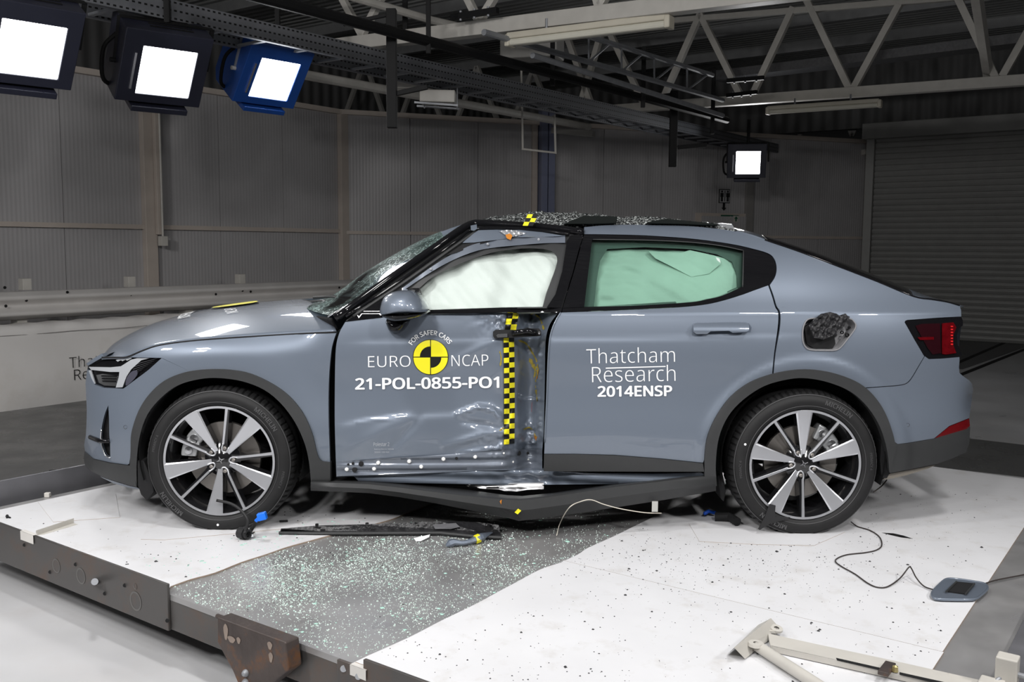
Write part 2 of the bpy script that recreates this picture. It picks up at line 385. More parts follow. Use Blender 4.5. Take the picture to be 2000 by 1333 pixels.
# cable tray
TZ = 3.12
ct = _empty_patch('cable_tray', at_z(1000, 165, TZ), 'long perforated grey cable tray running from the lamps to the far floodlight', 'cable tray')
m_tray = mat('perforated_tray', (0.17, 0.175, 0.19), 0.5, 0.3, noise=0.1)
def perfor(m):
    nt = m.node_tree; N = nt.nodes; L = nt.links; b = N['Principled BSDF']; src = b.inputs['Base Color'].links[0].from_socket
    tc = N.new('ShaderNodeTexCoord'); sx = N.new('ShaderNodeSeparateXYZ'); L.new(tc.outputs['Object'], sx.inputs[0])
    def cell(out, per, lo, hi):
        a = N.new('ShaderNodeMath'); a.operation = 'PINGPONG'; a.inputs[1].default_value = per/2; L.new(out, a.inputs[0])
        c = N.new('ShaderNodeMath'); c.operation = 'LESS_THAN'; c.inputs[1].default_value = hi; L.new(a.outputs[0], c.inputs[0]); return c.outputs[0]
    h1 = cell(sx.outputs[0], 0.05, 0, 0.0125); h2 = cell(sx.outputs[2], 0.06, 0, 0.007)
    mm = N.new('ShaderNodeMath'); mm.operation = 'MULTIPLY'; L.new(h1, mm.inputs[0]); L.new(h2, mm.inputs[1])
    mx = N.new('ShaderNodeMix'); mx.data_type = 'RGBA'; L.new(src, mx.inputs[6]); mx.inputs[7].default_value = (0.01, 0.01, 0.01, 1)
    L.new(mm.outputs[0], mx.inputs[0]); L.new(mx.outputs[2], b.inputs['Base Color'])
perfor(m_tray)
ta, tb = at_z(60, -43, TZ), at_z(1520, 290, TZ); td = wall_dir(ta, tb); tn = np.array([td[1], -td[0], 0]); LT = np.linalg.norm(tb-ta)
tw = 0.42
for s_, nm in ((0, 'near_rail'), (1, 'far_rail')):
    c = (ta+tb)/2-tn*tw*s_+EZ*0.0; mb = MB(); mb.obox(c, td, tn, EZ, LT/2, 0.004, 0.075)
    mb.obox(c+EZ*0.075+tn*(-0.02), td, tn, EZ, LT/2, 0.022, 0.003); mb.obox(c-EZ*0.075+tn*(-0.02), td, tn, EZ, LT/2, 0.022, 0.003)
    mb.build('side_rail', m_tray, ct, frame=(ta, td, tn, EZ))
for i in range(int(LT/0.45)):
    c = ta+td*(0.2+i*0.45)-tn*tw/2-EZ*0.06; MB().obox(c, tn, td, EZ, tw/2, 0.02, 0.01).build('rung', m_galv, ct)
# black droppers and brackets
def post(px0, px1, y0, y1, zref_px, zref, label, name='drop_post', extra=None):
    p = at_z(zref_px[0], zref_px[1], zref); n = np.array([0, 1.0, 0])
    a = at_plane((px0+px1)/2, y0, p, n); b = at_plane((px0+px1)/2, y1, p, n); w = np.linalg.norm(at_plane(px1, y1, p, n)-at_plane(px0, y1, p, n))
    b = np.array([a[0], a[1], b[2]]); mb = MB(); mb.beam(a, b, w, w, up=(0, 1, 0))
    if extra:
        for (q, r, t) in extra:
            mb.beam(at_plane(q[0], q[1], p, n), at_plane(r[0], r[1], p, n), t, t, up=(0, 1, 0))
    o = mb.build(name, m_black, bevel=0.004); tag(o, label, 'post', 'black droppers of the lighting rig'); return o
post(755, 774, 18, 250, (765, 115), TZ-0.2, 'thick black hanging post left of centre crossing the cable tray', extra=[((670, 48), (774, 25), 0.03), ((774, 183), (835, 170), 0.04)])
post(1310, 1324, 178, 326, (1317, 240), TZ-0.2, 'black hanging post ending against the back wall, nearest to the far floodlight', extra=[((1265, 190), (1324, 182), 0.03), ((1324, 288), (1380, 283), 0.05)])
post(832, 841, -20, 105, (836, 80), 3.1, 'thin black post hanging over the lighting bar beside the nearest truss')
post(786, 796, -20, 65, (790, 60), 3.6, 'short black post at the top edge left of the thin post')
post(1075, 1084, 72, 168, (1080, 140), 3.2, 'short black post hanging behind the near fluorescent fitting')
post(1254, 1262, 91, 210, (1258, 150), 3.3, 'black post crossing the silver ladder truss')
post(1391, 1398, 136, 262, (1394, 200), 3.25, 'black post at the right end of the ladder truss')
for (a, b, zz2, lb) in (((882, 34), (972, 20), 3.4, 'black drilled clamp bar bolted on the nearest truss'), ((1420, 158), (1492, 152), 3.4, 'black drilled clamp bar on the zigzag truss, upper one'), ((1420, 187), (1478, 180), 3.35, 'black drilled clamp bar on the zigzag truss, lower one')):
    p, q = at_z(*a, zz2), at_z(*b, zz2); mb = MB(); mb.beam(p, q, 0.05, 0.05)
    o = mb.build('clamp_bar', m_black); tag(o, lb, 'clamp bar')
    for t in (0.2, 0.5, 0.8): MB().tube([p+(q-p)*t-EZ*0.04, p+(q-p)*t+EZ*0.045], 0.012, 6).build('bolt', m_galv, o)
# fluorescent fittings
def fluoro(a, b, h, zz2, label, glow):
    p, q = at_z(*a, zz2), at_z(*b, zz2); q = np.array([q[0], q[1], p[2]]); t = _empty_patch('fluorescent_fitting', (p+q)/2, label, 'light fitting')
    MB().beam(p, q, h*0.9, h*0.42).build('housing', mat('ivory_plastic', (0.62, 0.58, 0.48), 0.4, noise=0.05), t, bevel=0.01)
    MB().beam(p-EZ*h*0.42, q-EZ*h*0.42, h*0.75, h*0.45).build('diffuser', mat('ribbed_diffuser', (0.66, 0.64, 0.55), 0.25, noise=0.04), t, bevel=0.02)
    d = (q-p)/np.linalg.norm(q-p)
    for e in (p, q): MB().beam(e-d*0.02-EZ*h*0.3, e+d*0.03-EZ*h*0.3, h*0.98, h*0.8).build('end_cap', mat('ivory_plastic', (0.62, 0.58, 0.48)), t, bevel=0.012)
    for f_ in (0.25, 0.75): MB().tube([p+(q-p)*f_, p+(q-p)*f_+EZ*h*0.9], 0.012, 6).build('hanger', m_galv, t)
fluoro((995, 72), (1306, 34), 0.13, 3.2, 'ivory fluorescent fitting slung under the nearest truss, unlit', 0)
fluoro((1500, 212), (1718, 197), 0.12, 3.2, 'ivory fluorescent fitting under the zigzag truss at right, unlit', 0)
# hanging trapeze
pz = at_y(1052, 250, 8.6); nn = np.array([0, 1.0, 0]); g = lambda x, y: at_plane(x, y, pz, nn)
o = MB().tube([g(1018, 120), g(1021, 291)], 0.014, 8).tube([g(1083, 224), g(1085, 299)], 0.014, 8).tube([g(1019, 291), g(1087, 299)], 0.014, 8).build('trapeze_hanger', m_white, smooth='auto')
tag(o, 'thin white U-shaped trapeze hanger in front of the blue-grey post', 'hanger')
# gray box under tray + frame
pz2 = at_z(855, 190, 2.95); g2_ = lambda x, y: at_plane(x, y, pz2, nn)
t = _empty_patch('ceiling_heater', pz2, 'cream box unit hung on rods under the cable tray', 'heater')
a_, b_ = g2_(822, 190), g2_(890, 192); MB().beam(a_, b_, 0.3, 0.13).build('casing', m_white, t, bevel=0.01)
for dy in (-0.15, 0.12): MB().beam(g2_(812, 204)+np.array([0, dy, 0]), g2_(896, 210)+np.array([0, dy, 0]), 0.02, 0.02).build('support_rail', m_galv, t)
for x in (829, 893): MB().tube([g2_(x, 150), g2_(x, 212)], 0.008, 6).build('threaded_rod', m_galv, t)
o = MB().beam(g2_(773, 163), g2_(838, 160), 0.1, 0.12).build('mounting_plate', m_white); tag(o, 'pale flat bracket bar fixed to the thick black post', 'bracket')
# aircon box far
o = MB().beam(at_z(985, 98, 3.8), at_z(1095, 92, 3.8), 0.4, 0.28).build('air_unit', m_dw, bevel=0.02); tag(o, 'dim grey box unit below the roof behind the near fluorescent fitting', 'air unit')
# extra dark roof beams
for a, b, zz2 in (((560, 20), (1500, 300), 4.2), ((1480, 20), (1900, 300), 5.0)):
    pass
trb = MB().beam(at_z(1400, 150, 3.9), at_z(2100, 66, 3.9), 0.35, 0.12).build('cable_basket', mat('dull_tray', (0.12, 0.12, 0.125), 0.5, 0.4, noise=0.2, nscale=30)); tag(trb, 'dull wire cable basket running behind the zigzag truss', 'cable basket')
o = MB().beam(at_z(1900, -60, 4.0), at_z(1931, 152, 3.45), 0.09, 0.09, up=(0, 1, 0)).build('hanger_post', m_white); tag(o, 'pale vertical hanger post at the right end of the zigzag truss', 'post')
# ------------------------------------------------------------------ floodlights
def flood(c, yaw, tilt, size, body, label, strength, watt, cable=True, flare=1):
    ps, th = math.radians(yaw), math.radians(tilt)
    h = np.array([math.sin(ps), -math.cos(ps), 0]); a = np.array([math.cos(ps), math.sin(ps), 0])
    n = h*math.cos(th)-EZ*math.sin(th); u = h*math.sin(th)+EZ*math.cos(th); c = np.array(c); s = size
    t = _empty_patch('floodlight', c, label, 'floodlight', 'studio floodlights of the rig')
    def P(x, y, z): return c+a*x*s+u*y*s+n*z*s
    hw, hh = 0.9, 0.80
    # housing: front frame ring, body tapering back
    mb = MB(); rings = []
    for (fx, fy, z) in ((0.56, 0.53, 0.0), (0.56, 0.53, 0.03), (hw, hh, 0.03), (hw, hh, -0.10), (hw*0.97, hh*0.98, -0.95), (hw*0.86, hh*0.76, -1.30), (hw*0.7, hh*0.6, -1.4)):
        big = fx > 0.57
        k_ = fx/hw if big else 1.0; ky = fy/hh if big else 1.0; xl, xr, yb, yt = (0.96*k_, 0.84*k_, 0.72*ky, 0.88*ky) if big else (fx, fx, fy, fy)
        rings.append([P(-xl, -yb, z), P(xr, -yb, z), P(xr, yt, z), P(-xl, yt, z)])
    vs = [v for r in rings for v in r]; fs = [(4*i+j, 4*i+(j+1) % 4, 4*i+4+(j+1) % 4, 4*i+4+j) for i in range(len(rings)-1) for j in range(4)]
    fs.append((24, 25, 26, 27)); mb.add(vs, fs); mb.build('housing', body, t, bevel=0.006)
    g = MB().obox(P(0, 0, -0.01), a, u, n, 0.57*s, 0.54*s, 0.003).build('glowing_panel', mat('lamp_glow_%d' % int(strength), (1, 1, 1), 0.5, emit=(0.93, 0.96, 1.0), estr=strength), t)
    MB().obox(P(-0.70, -0.02, 0.045), a, u, n, 0.022*s, 0.4*s, 0.01).build('reflector_strip', mat('polished_strip', (0.8, 0.8, 0.85), 0.2, 0.9), t)
    MB().obox(P(-0.02, -hh-0.05, -0.2), a, u, n, 0.6*s, 0.06*s, 0.3*s).build('ballast_box', body, t, bevel=0.004)
    for i in range(5):
        MB().obox(P(0.02, 0.885, -0.2-i*0.13), a, u, n, 0.45*s, 0.003, 0.02*s).build('vent_slot', m_black, t)
    mb = MB()
    for x in (-hw-0.06, hw+0.06): mb.beam(P(x, 0, -0.3), P(x, 0.9, -0.45), 0.012, 0.09*s, up=a)
    mb.beam(P(-hw-0.06, 0.9, -0.45), P(hw+0.06, 0.9, -0.45), 0.09*s, 0.012, up=u); mb.build('yoke', m_galv if body.name.startswith('royal') else m_black, t)
    MB().tube([P(-hw-0.02, 0, -0.3), P(-hw-0.16, 0, -0.3)], 0.05*s, 12).build('clamp_knob', m_white if body.name.startswith('royal') else m_black, t, smooth='auto')
    MB().beam(P(0, 0.9, -0.45), P(0, 0.9, -0.45)+EZ*0.35, 0.04, 0.04, up=(0, 1, 0)).build('hook_clamp', m_black, t)
    cp = cr([P(-hw-0.02, 0.45, -0.6), P(-hw-0.22, 0.1, -0.6), P(-hw-0.18, -0.5, -0.5), P(-hw+0.05, -0.62, -0.5), P(-hw+0.12, -0.3, -0.6)], 6)
    MB().tube(cp, 0.016, 8).build('cable', mat('black_rubber', (0.008, 0.008, 0.008), 0.7, spec=0.2), t, smooth='auto')
    l = area('floodlight_beam', tuple(P(0, 0, 0.05)), tuple(P(0, 0, 3)), watt, s*1.0, spread=120); 
    return t
def from_depth(px, py, d):
    return at_y(px, py, d-4.314)
m_lb = mat('black_lamp_body', (0.016, 0.017, 0.03), 0.4, noise=0.1)
m_lbl = mat('royal_blue_lamp_body', (0.012, 0.07, 0.32), 0.4, noise=0.08)
flood(from_depth(60, 97, 6.1), 45, 35, 0.34, m_lb, 'dark floodlight at the left edge, nearest and partly cut by the frame', 10, 6)
flood(from_depth(325, 142, 7.4), 40, 35, 0.365, m_lb, 'dark floodlight in the middle of the three lit lamps', 10, 6)
flood(from_depth(536, 156, 8.7), 48, 37, 0.36, m_lbl, 'blue-bodied floodlight, rightmost of the three lamps at left', 10, 6)
flood(from_depth(1461, 318, 14.8), -10, 12, 0.325, m_lb, 'small distant floodlight glaring above the toilet sign', 25, 14)
# ------------------------------------------------------------------ signs and door on the back wall
gw = lambda x, y, o=0.0: at_plane(x, y, B0, N2)+N2*o
d2_ = kind(MB().obox((gw(1410, 430)[0]+N2[0]*0.02, gw(1410, 430)[1]+N2[1]*0.02, (FLOOR+gw(1410, 417)[2])/2), D2, N2, EZ, 0.55, 0.03, (gw(1410, 417)[2]-FLOOR)/2).build('door_2', m_frame))
q = gw(1410, 430)
MB().obox((q[0]+N2[0]*0.06, q[1]+N2[1]*0.06, (FLOOR+gw(1410, 423)[2])/2), D2, N2, EZ, 0.46, 0.02, (gw(1410, 423)[2]-FLOOR)/2).build('door_leaf', m_wall, d2_)
def plate(c, w, h, m, label, name, o=0.02):
    t = _empty_patch(name, c, label, 'sign'); MB().obox(c+N2*o, D2, N2, EZ, w/2, 0.006, h/2).build('sign_plate', m, t); return t
m_sw = mat('sign_white', (0.42, 0.42, 0.43), 0.5); m_sk = mat('sign_black', (0.01, 0.01, 0.01), 0.5); m_sg = mat('sign_green', (0.01, 0.09, 0.05), 0.5)
m_sc = mat('sign_cream', (0.5, 0.5, 0.46), 0.5)
c = gw(1413.5, 383.5); S = np.linalg.norm(gw(1424, 384)-gw(1403, 384)); Hh = np.linalg.norm(gw(1413, 370)-gw(1413, 397))
t = plate(c, S, Hh, m_sk, 'square toilet sign with two black figures on the back wall', 'toilet_sign')
MB().obox(c+N2*0.028, D2, N2, EZ, S/2-0.012, 0.004, Hh/2-0.012).build('sign_face', m_sw, t)
for sx_ in (-0.27, 0.27):
    f = c+N2*0.036+D2*S*sx_; mb = MB(); mb.lathe([(0.001, -0.002), (0.018, -0.002), (0.018, 0.002), (0.001, 0.002)], f+EZ*Hh*0.33, N2, 12)
    mb.obox(f+EZ*Hh*0.08, D2, N2, EZ, 0.032, 0.003, Hh*0.15); mb.obox(f-EZ*Hh*0.22+D2*0.012, D2, N2, EZ, 0.009, 0.003, Hh*0.17); mb.obox(f-EZ*Hh*0.22-D2*0.012, D2, N2, EZ, 0.009, 0.003, Hh*0.17)
    mb.build('figure', m_sk, t)
MB().obox(c+N2*0.036, D2, N2, EZ, 0.005, 0.003, Hh*0.38).build('divider', m_sk, t)
a0 = gw(1412.5, 404, 0.02); o = MB(); o.obox(a0+EZ*0.02, D2, N2, EZ, 0.022, 0.004, 0.05); o.prism([a0-D2*0.05-EZ*0.02, a0+D2*0.05-EZ*0.02, a0-EZ*0.07], N2*0.006)
o = o.build('arrow_sign', m_sk); tag(o, 'black down arrow below the toilet sign', 'sign')
c = gw(1421, 428, 0.05); S = np.linalg.norm(gw(1438, 428)-gw(1404, 428)); Hh = np.linalg.norm(gw(1413, 420)-gw(1413, 435))
t = plate(c, S, Hh, m_sg, 'dark green emergency exit sign with arrow above the door', 'exit_sign')
f = c+D2*S*0.33+N2*0.03; MB().obox(f, D2, N2, EZ, S*0.15, 0.003, Hh*0.42).build('arrow_panel', m_sc, t)
mb = MB(); mb.obox(f+N2*0.005-EZ*Hh*0.12, D2, N2, EZ, 0.012, 0.003, Hh*0.2); mb.prism([f+N2*0.005-D2*0.04+EZ*Hh*0.02, f+N2*0.005+D2*0.04+EZ*Hh*0.02, f+N2*0.005+EZ*Hh*0.34], N2*0.004); mb.build('arrow', m_sg, t)
f = c+D2*S*0.02+N2*0.03; mb = MB()
mb.lathe([(0.001, 0), (0.014, 0), (0.014, 0.004), (0.001, 0.004)], f+EZ*Hh*0.25, N2, 10); mb.beam(f+EZ*Hh*0.12, f-D2*0.03-EZ*Hh*0.1, 0.004, 0.02, up=N2); mb.beam(f-D2*0.02-EZ*Hh*0.05, f+D2*0.04-EZ*Hh*0.3, 0.004, 0.014, up=N2); mb.beam(f-D2*0.02-EZ*Hh*0.05, f-D2*0.07-EZ*Hh*0.32, 0.004, 0.014, up=N2)
mb.build('running_figure', m_sc, t)
c = gw(1685, 298, 0.1); t = _empty_patch('security_camera', c, 'small white security camera high on the wall beside the shutter', 'camera')
MB().tube([c, c+N2*0.16-EZ*0.03], 0.045, 12).build('camera_body', m_white, t, smooth='auto'); MB().tube([c+N2*0.155-EZ*0.029, c+N2*0.17-EZ*0.032], 0.03, 12).build('lens', m_sk, t)
MB().obox(c-N2*0.04, D2, N2, EZ, 0.05, 0.05, 0.05).build('mount', m_white, t, bevel=0.005)
# ================================================================== THE SLED DECK
m_deck = mat('scuffed_deck_steel', (0.33, 0.325, 0.325), 0.34, 0.45, noise=0.15, nscale=5, rvar=0.10, col2=(0.36, 0.36, 0.37), c2pos=(0.5, 0.8), c2scale=3)
m_plate = mat('hot_rolled_steel', (0.105, 0.10, 0.097), 0.4, 0.55, noise=0.22, nscale=4, rvar=0.12, col2=(0.15, 0.10, 0.075), c2pos=(0.52, 0.8), c2scale=5)
m_rust = mat('rusty_steel', (0.075, 0.06, 0.055), 0.5, 0.4, noise=0.3, nscale=7, col2=(0.20, 0.085, 0.03), c2pos=(0.55, 0.75), c2scale=9, bump=0.2)
m_sheet = mat('white_sheet', (0.655, 0.655, 0.67), 0.5, noise=0.05, nscale=3, col2=(0.52, 0.50, 0.48), c2pos=(0.54, 0.82), c2scale=7)
m_sheet_edge = mat('brown_board_edge', (0.34, 0.26, 0.20), 0.7, noise=0.1)
m_scuffw = mat('chipped_white_paint', (0.50, 0.48, 0.44), 0.45, noise=0.06, col2=(0.16, 0.09, 0.07), c2pos=(0.68, 0.72), c2scale=11, nscale=9)
def ab(p): p = np.array(p); return np.array([np.dot(p, E1), np.dot(p, E2)])
def ba(a, b, z=0.0): p = E1*a+E2*b; return np.array([p[0], p[1], z])
aN = ab(at_z(334, 1164, 0))[0]                       # near edge
aN = (aN+ab(at_z(660, 1284, 0))[0])/2
bL = ab(at_z(100, 969, 0))[1]                        # left end
aF = ab(at_z(1812, 914, 0))[0]+0.05                  # far side
bR = ab(at_z(1994, 1200, 0))[1]-0.65                 # right end
deck = _empty_patch('sled_deck', ba(aN, bL, -0.3), 'low steel test platform carrying the car', 'platform')
MB().prism([ba(aN, bL), ba(aN, bR), ba(aF, bR), ba(aF, bL)], (0, 0, -0.022)).build('deck_plate', m_deck, deck, frame=(ba(aN, bL), E1, E2, EZ))
def vslab(a0, a1, b0, b1, z0, z1, name, m, par=deck, bev=0.003):
    mb = MB(); mb.obox(ba((a0+a1)/2, (b0+b1)/2, (z0+z1)/2), E1, E2, EZ, abs(a1-a0)/2, abs(b1-b0)/2, abs(z1-z0)/2)
    return mb.build(name, m, par, bevel=bev)
vslab(aN, aN+0.09, bR, bL, -0.022, -0.14, 'edge_beam', m_plate)
vslab(aF-0.09, aF, bR, bL, -0.022, -0.14, 'edge_beam', m_plate)
for f_ in (0.0, 0.33, 0.66, 1.0):
    b = bR+(bL-0.1-bR)*f_; vslab(aN+0.1, aF-0.1, b, b+0.1, -0.022, -0.14, 'cross_beam', m_plate)
for a in (aN+0.7, aF-0.7):
    vslab(a, a+0.2, bR+0.2, bL-0.3, -0.14, FLOOR, 'runner', m_black)
# side plates on the near edge
bP1 = ab(at_z(331, 1163, 0))[1]
sp = vslab(aN-0.014, aN-0.001, bP1, bL+0.02, 0.045, -0.142, 'side_plate', m_plate)
bT0, bT1 = ab(at_z(664, 1287, 0))[1], ab(at_z(716, 1306, 0))[1]
bP2 = bT0
mb = MB(); a_ = aN-0.014
pts = [ba(a_, bP2, -0.142), ba(a_, bP2, 0.002), ba(a_, bT1, 0.002), ba(a_, bT1, 0.035), ba(a_, bR, 0.035), ba(a_, bR, -0.142)]
mb.prism(pts, E1*0.013); sp2 = mb.build('side_plate', m_plate, deck, bevel=0.002)
def edge_b(px, py): return ab(at_plane(px, py, ba(aN-0.014, 0), E1))[1]
def on_edge(px, py, o=0.0): return at_plane(px, py, ba(aN-0.014-o, 0), E1)
for (x, y, r) in ((185, 1137, 0.014),):
    MB().tube([on_edge(x, y), on_edge(x, y, 0.045)], r, 12).build('stud_bolt', m_galv, sp, smooth='auto')
for (x, y) in ((98, 1118), (148, 1103), (205, 1160), (244, 1144), (327, 1213), (48, 1065)):
    MB().tube([on_edge(x, y), on_edge(x, y, 0.002)], 0.008, 12).build('bolt_hole', m_black, sp)
for (x, y) in ((671, 1307), (700, 1322)):
    MB().tube([on_edge(x, y), on_edge(x, y, 0.004)], 0.011, 12).build('screw', m_galv, sp2)
for (x, y, rr_) in ((110, 1106, 0.032), (158, 1126, 0.035), (265, 1175, 0.04), (264, 1146, 0.012)):
    c = on_edge(x, y, 0.0006); mb = MB(); mb.lathe([(rr_*0.82, 0), (rr_, 0.0008)], c, -E1, 28); mb.build('ring_mark', mat('dull_ring_mark', (0.15, 0.145, 0.14), 0.6, 0.4), sp)
# left end upstand
ul = [at_z(-330, 1048, 0.0), at_z(216, 936, 0.0)]
bU = (ab(at_z(0, 985, 0))[1]+ab(at_z(213, 936, 0))[1])/2
a1_ = ab(at_z(430, 880, 0))[0]
vslab(aN-0.3, a1_, bU, bU+0.012, 0.115, -0.14, 'end_upstand', mat('blue_grey_plate', (0.19, 0.19, 0.205), 0.38, 0.45, noise=0.15, rvar=0.1))
# right raised channel on the deck
bS = ab(at_z(1991, 1235, 0))[1]
vslab(aN, aF, bS-0.5, bS, 0.02, 0.0, 'edge_channel', mat('blue_grey_plate', (0.2, 0.2, 0.22)))
# gusset bracket with bolts
poly = [(424, 1207), (557, 1256), (563, 1310), (520, 1345), (466, 1340), (454, 1311), (424, 1255)]
pl = [on_edge(x, y, 0.06) for (x, y) in poly]
gs = MB().prism(pl, E1*0.06).build('gusset_bracket', m_rust, deck, bevel=0.005)
for (x, y) in ((481, 1315), (481, 1333)): MB().lathe([(0.001, 0.016), (0.008, 0.014), (0.013, 0.006), (0.013, 0)], on_edge(x, y, 0.06), -E1, 14).build('dome_bolt', m_galv, gs, smooth='auto')
MB().tube([on_edge(424, 1204, 0.03), on_edge(557, 1253, 0.03)], 0.009, 6).tube([on_edge(561, 1258, 0.03), on_edge(567, 1309, 0.03)], 0.009, 6).build('weld_bead', m_rust, gs)
m_wear = mat('worn_bare_patch', (0.30, 0.24, 0.20), 0.45, 0.4, noise=0.2)
for (x, y, rx, ry) in ((441, 1235, 0.012, 0.03), (452, 1250, 0.02, 0.012), (527, 1262, 0.012, 0.014), (529, 1285, 0.01, 0.018), (466, 1252, 0.01, 0.012)):
    c = on_edge(x, y, 0.0612); MB().prism([c+E2*math.cos(t)*rx*(1+0.2*math.sin(3*t))+EZ*math.sin(t)*ry for t in np.linspace(0, 6.28, 15)[:-1]], -E1*0.0006).build('wear_mark', m_wear, gs)
# tape bits
def lay(poly, z, th, m, name, label, cat, parent=None, group=None):
    pts = [at_z(x, y, z) for (x, y) in poly]; o = MB().prism([p-EZ*th for p in pts], (0, 0, th)).build(name, m, parent)
    if not parent: tag(o, label, cat, group)
    return o
m_tape = mat('off_white_tape', (0.60, 0.58, 0.55), 0.5, noise=0.06)
tp = [at_z(684, 1270, 0.0035), at_z(714, 1281, 0.0035)]
mb = MB(); q0, q1 = on_edge(684, 1289, 0.003), on_edge(715, 1300, 0.003)
q0[2] = q1[2] = 0.004; q2 = q1.copy(); q3 = q0.copy(); q2[2] = q3[2] = -0.03
mb.prism([q0, q1, q1+E1*0.09, q0+E1*0.09], EZ*0.001); mb.prism([q0-E1*0.001, q1-E1*0.001, q2-E1*0.001, q3-E1*0.001], -E1*0.001)
o = mb.build('tape_strip', m_tape); tag(o, 'off-white tape folded over the near deck edge at the start of the second side plate', 'tape')
mb = MB(); q0, q1 = on_edge(40, 1033, 0.003), on_edge(65, 1042, 0.003); zt = 0.047; q0[2] = q1[2] = zt; q2 = q1-EZ*0.04; q3 = q0-EZ*0.04
mb.prism([q0, q1, q1+E1*0.02, q0+E1*0.02], EZ*0.001); mb.prism([q0-E1*0.001, q1-E1*0.001, q2-E1*0.001, q3-E1*0.001], -E1*0.001)
o = mb.build('tape_strip', m_tape); tag(o, 'pale torn label folded over the side plate at far left', 'tape')
# bent angle piece at far left
a0_, a1x, b1x, b0x = at_z(70, 1037, 0.03), at_z(143, 1013, 0.03), at_z(152, 1026, 0.005), at_z(85, 1046, 0.005)
o = MB().prism([a0_, a1x, a1x-EZ*0.028, a0_-EZ*0.028], E1*0.003).prism([a0_-EZ*0.026, a1x-EZ*0.026, b1x, b0x], EZ*0.003).build('steel_angle', m_scuffw)
tag(o, 'short chipped white steel angle lying on the sheet at the far left edge', 'steel angle')
# ------------------------------------------------------------------ white floor sheets
def sheet(poly, label, z=0.007, th=0.006):
    o = lay(poly, z, th, m_sheet, 'floor_sheet', label, 'floor sheet', group=None); o.data.materials.append(m_sheet_edge)
    for p in o.data.polygons:
        if abs(p.normal.z) < 0.5: p.material_index = 1
    return o
def P2px(p):
    d = np.array(p)-CAMP; z = np.dot(d, _F); return (1000+FPX*np.dot(d, _R)/z, 666.5-FPX*np.dot(d, _U)/z)
torn = cr([(333, 1146), (372, 1132), (420, 1119), (470, 1099), (520, 1083), (560, 1069), (600, 1058), (640, 1047), (690, 1034), (760, 1016), (800, 1000), (849, 982), (900, 965), (960, 940), (1010, 915)], 3)
nearL = P2px(ba(aN+0.003, bL+0.0, 0.007))
farL = P2px(ba(aF-0.02, ab(at_z(100, 977, 0))[1], 0.007)); nl = P2px(ba(aN+0.003, ab(at_z(100, 977, 0))[1], 0.007))
fr = P2px(ba(aF-0.02, ab(at_z(1010, 915, 0))[1], 0.007))
sheet([tuple(p) for p in torn]+[fr, farL, nl, P2px(ba(aN+0.003, bP1+0.02, 0.007))], 'white board under the front wheel, with a brown torn edge')
bW = ab(at_z(1994, 1044, 0))[1]*0.5+ab(at_z(1823, 1311, 0))[1]*0.5
seam = [(1097, 1101), (1240, 1131), (1400, 1171), (1500, 1196), (1700, 1245), (1841, 1278)]
sa = ab(at_z(1400, 1171, 0))[0]
edgeR = cr([(722, 1280), (800, 1245), (860, 1214), (930, 1180), (974, 1156), (1010, 1137), (1055, 1113), (1097, 1099)], 3)
sr = P2px(ba(sa-0.001, bW, 0.007)); nr = P2px(ba(aN+0.002, bW, 0.007)); nr2 = P2px(ba(aN+0.002, ab(at_z(722, 1284, 0))[1], 0.007))
s0 = P2px(ba(sa-0.001, ab(at_z(1104, 1097, 0))[1], 0.007))
sheet([tuple(p) for p in edgeR]+[s0, sr, nr, nr2], 'large near white board in the foreground with a long diagonal edge')
edge2 = cr([(1104, 1095), (1130, 1083), (1148, 1071), (1199, 1048), (1250, 1023), (1330, 985), (1400, 955), (1480, 915)], 3)
s1 = P2px(ba(sa+0.001, ab(at_z(1104, 1097, 0))[1], 0.007)); s2 = P2px(ba(sa+0.001, bW+0.004, 0.007)); f2 = P2px(ba(aF-0.03, bW+0.004, 0.007)); f3 = P2px(ba(aF-0.03, ab(at_z(1480, 915, 0))[1], 0.007))
sheet([s1]+[tuple(p) for p in edge2]+[f3, f2, s2], 'white board under the rear wheel reaching the fuel flap')
sheet([(74, 981), (200, 955), (226, 966), (234, 1011), (104, 1020)], 'small loose white board overlapping at the left, beside the steel angle', 0.0088, 0.0014)
sheet([(288, 1030), (275, 1054), (322, 1055), (455, 1043), (590, 1030), (560, 1010), (330, 1010)], 'thin white board slipped beneath the front tyre', 0.0088, 0.0014)
sheet([(1345, 1022), (1366, 1058), (1480, 1064), (1590, 1066), (1650, 1040), (1640, 1000), (1420, 1000)], 'thin white board slipped beneath the rear tyre', 0.0088, 0.0014)
o = lay([(1722, 1041), (1745, 1042.3), (1765, 1046.8), (1783, 1052.8), (1760, 1050.3), (1740, 1045.8)], 0.0078, 0.0004, m_sk, 'board_slit', 'dark lens-shaped slit torn in the white board behind the rear wheel', 'slit')
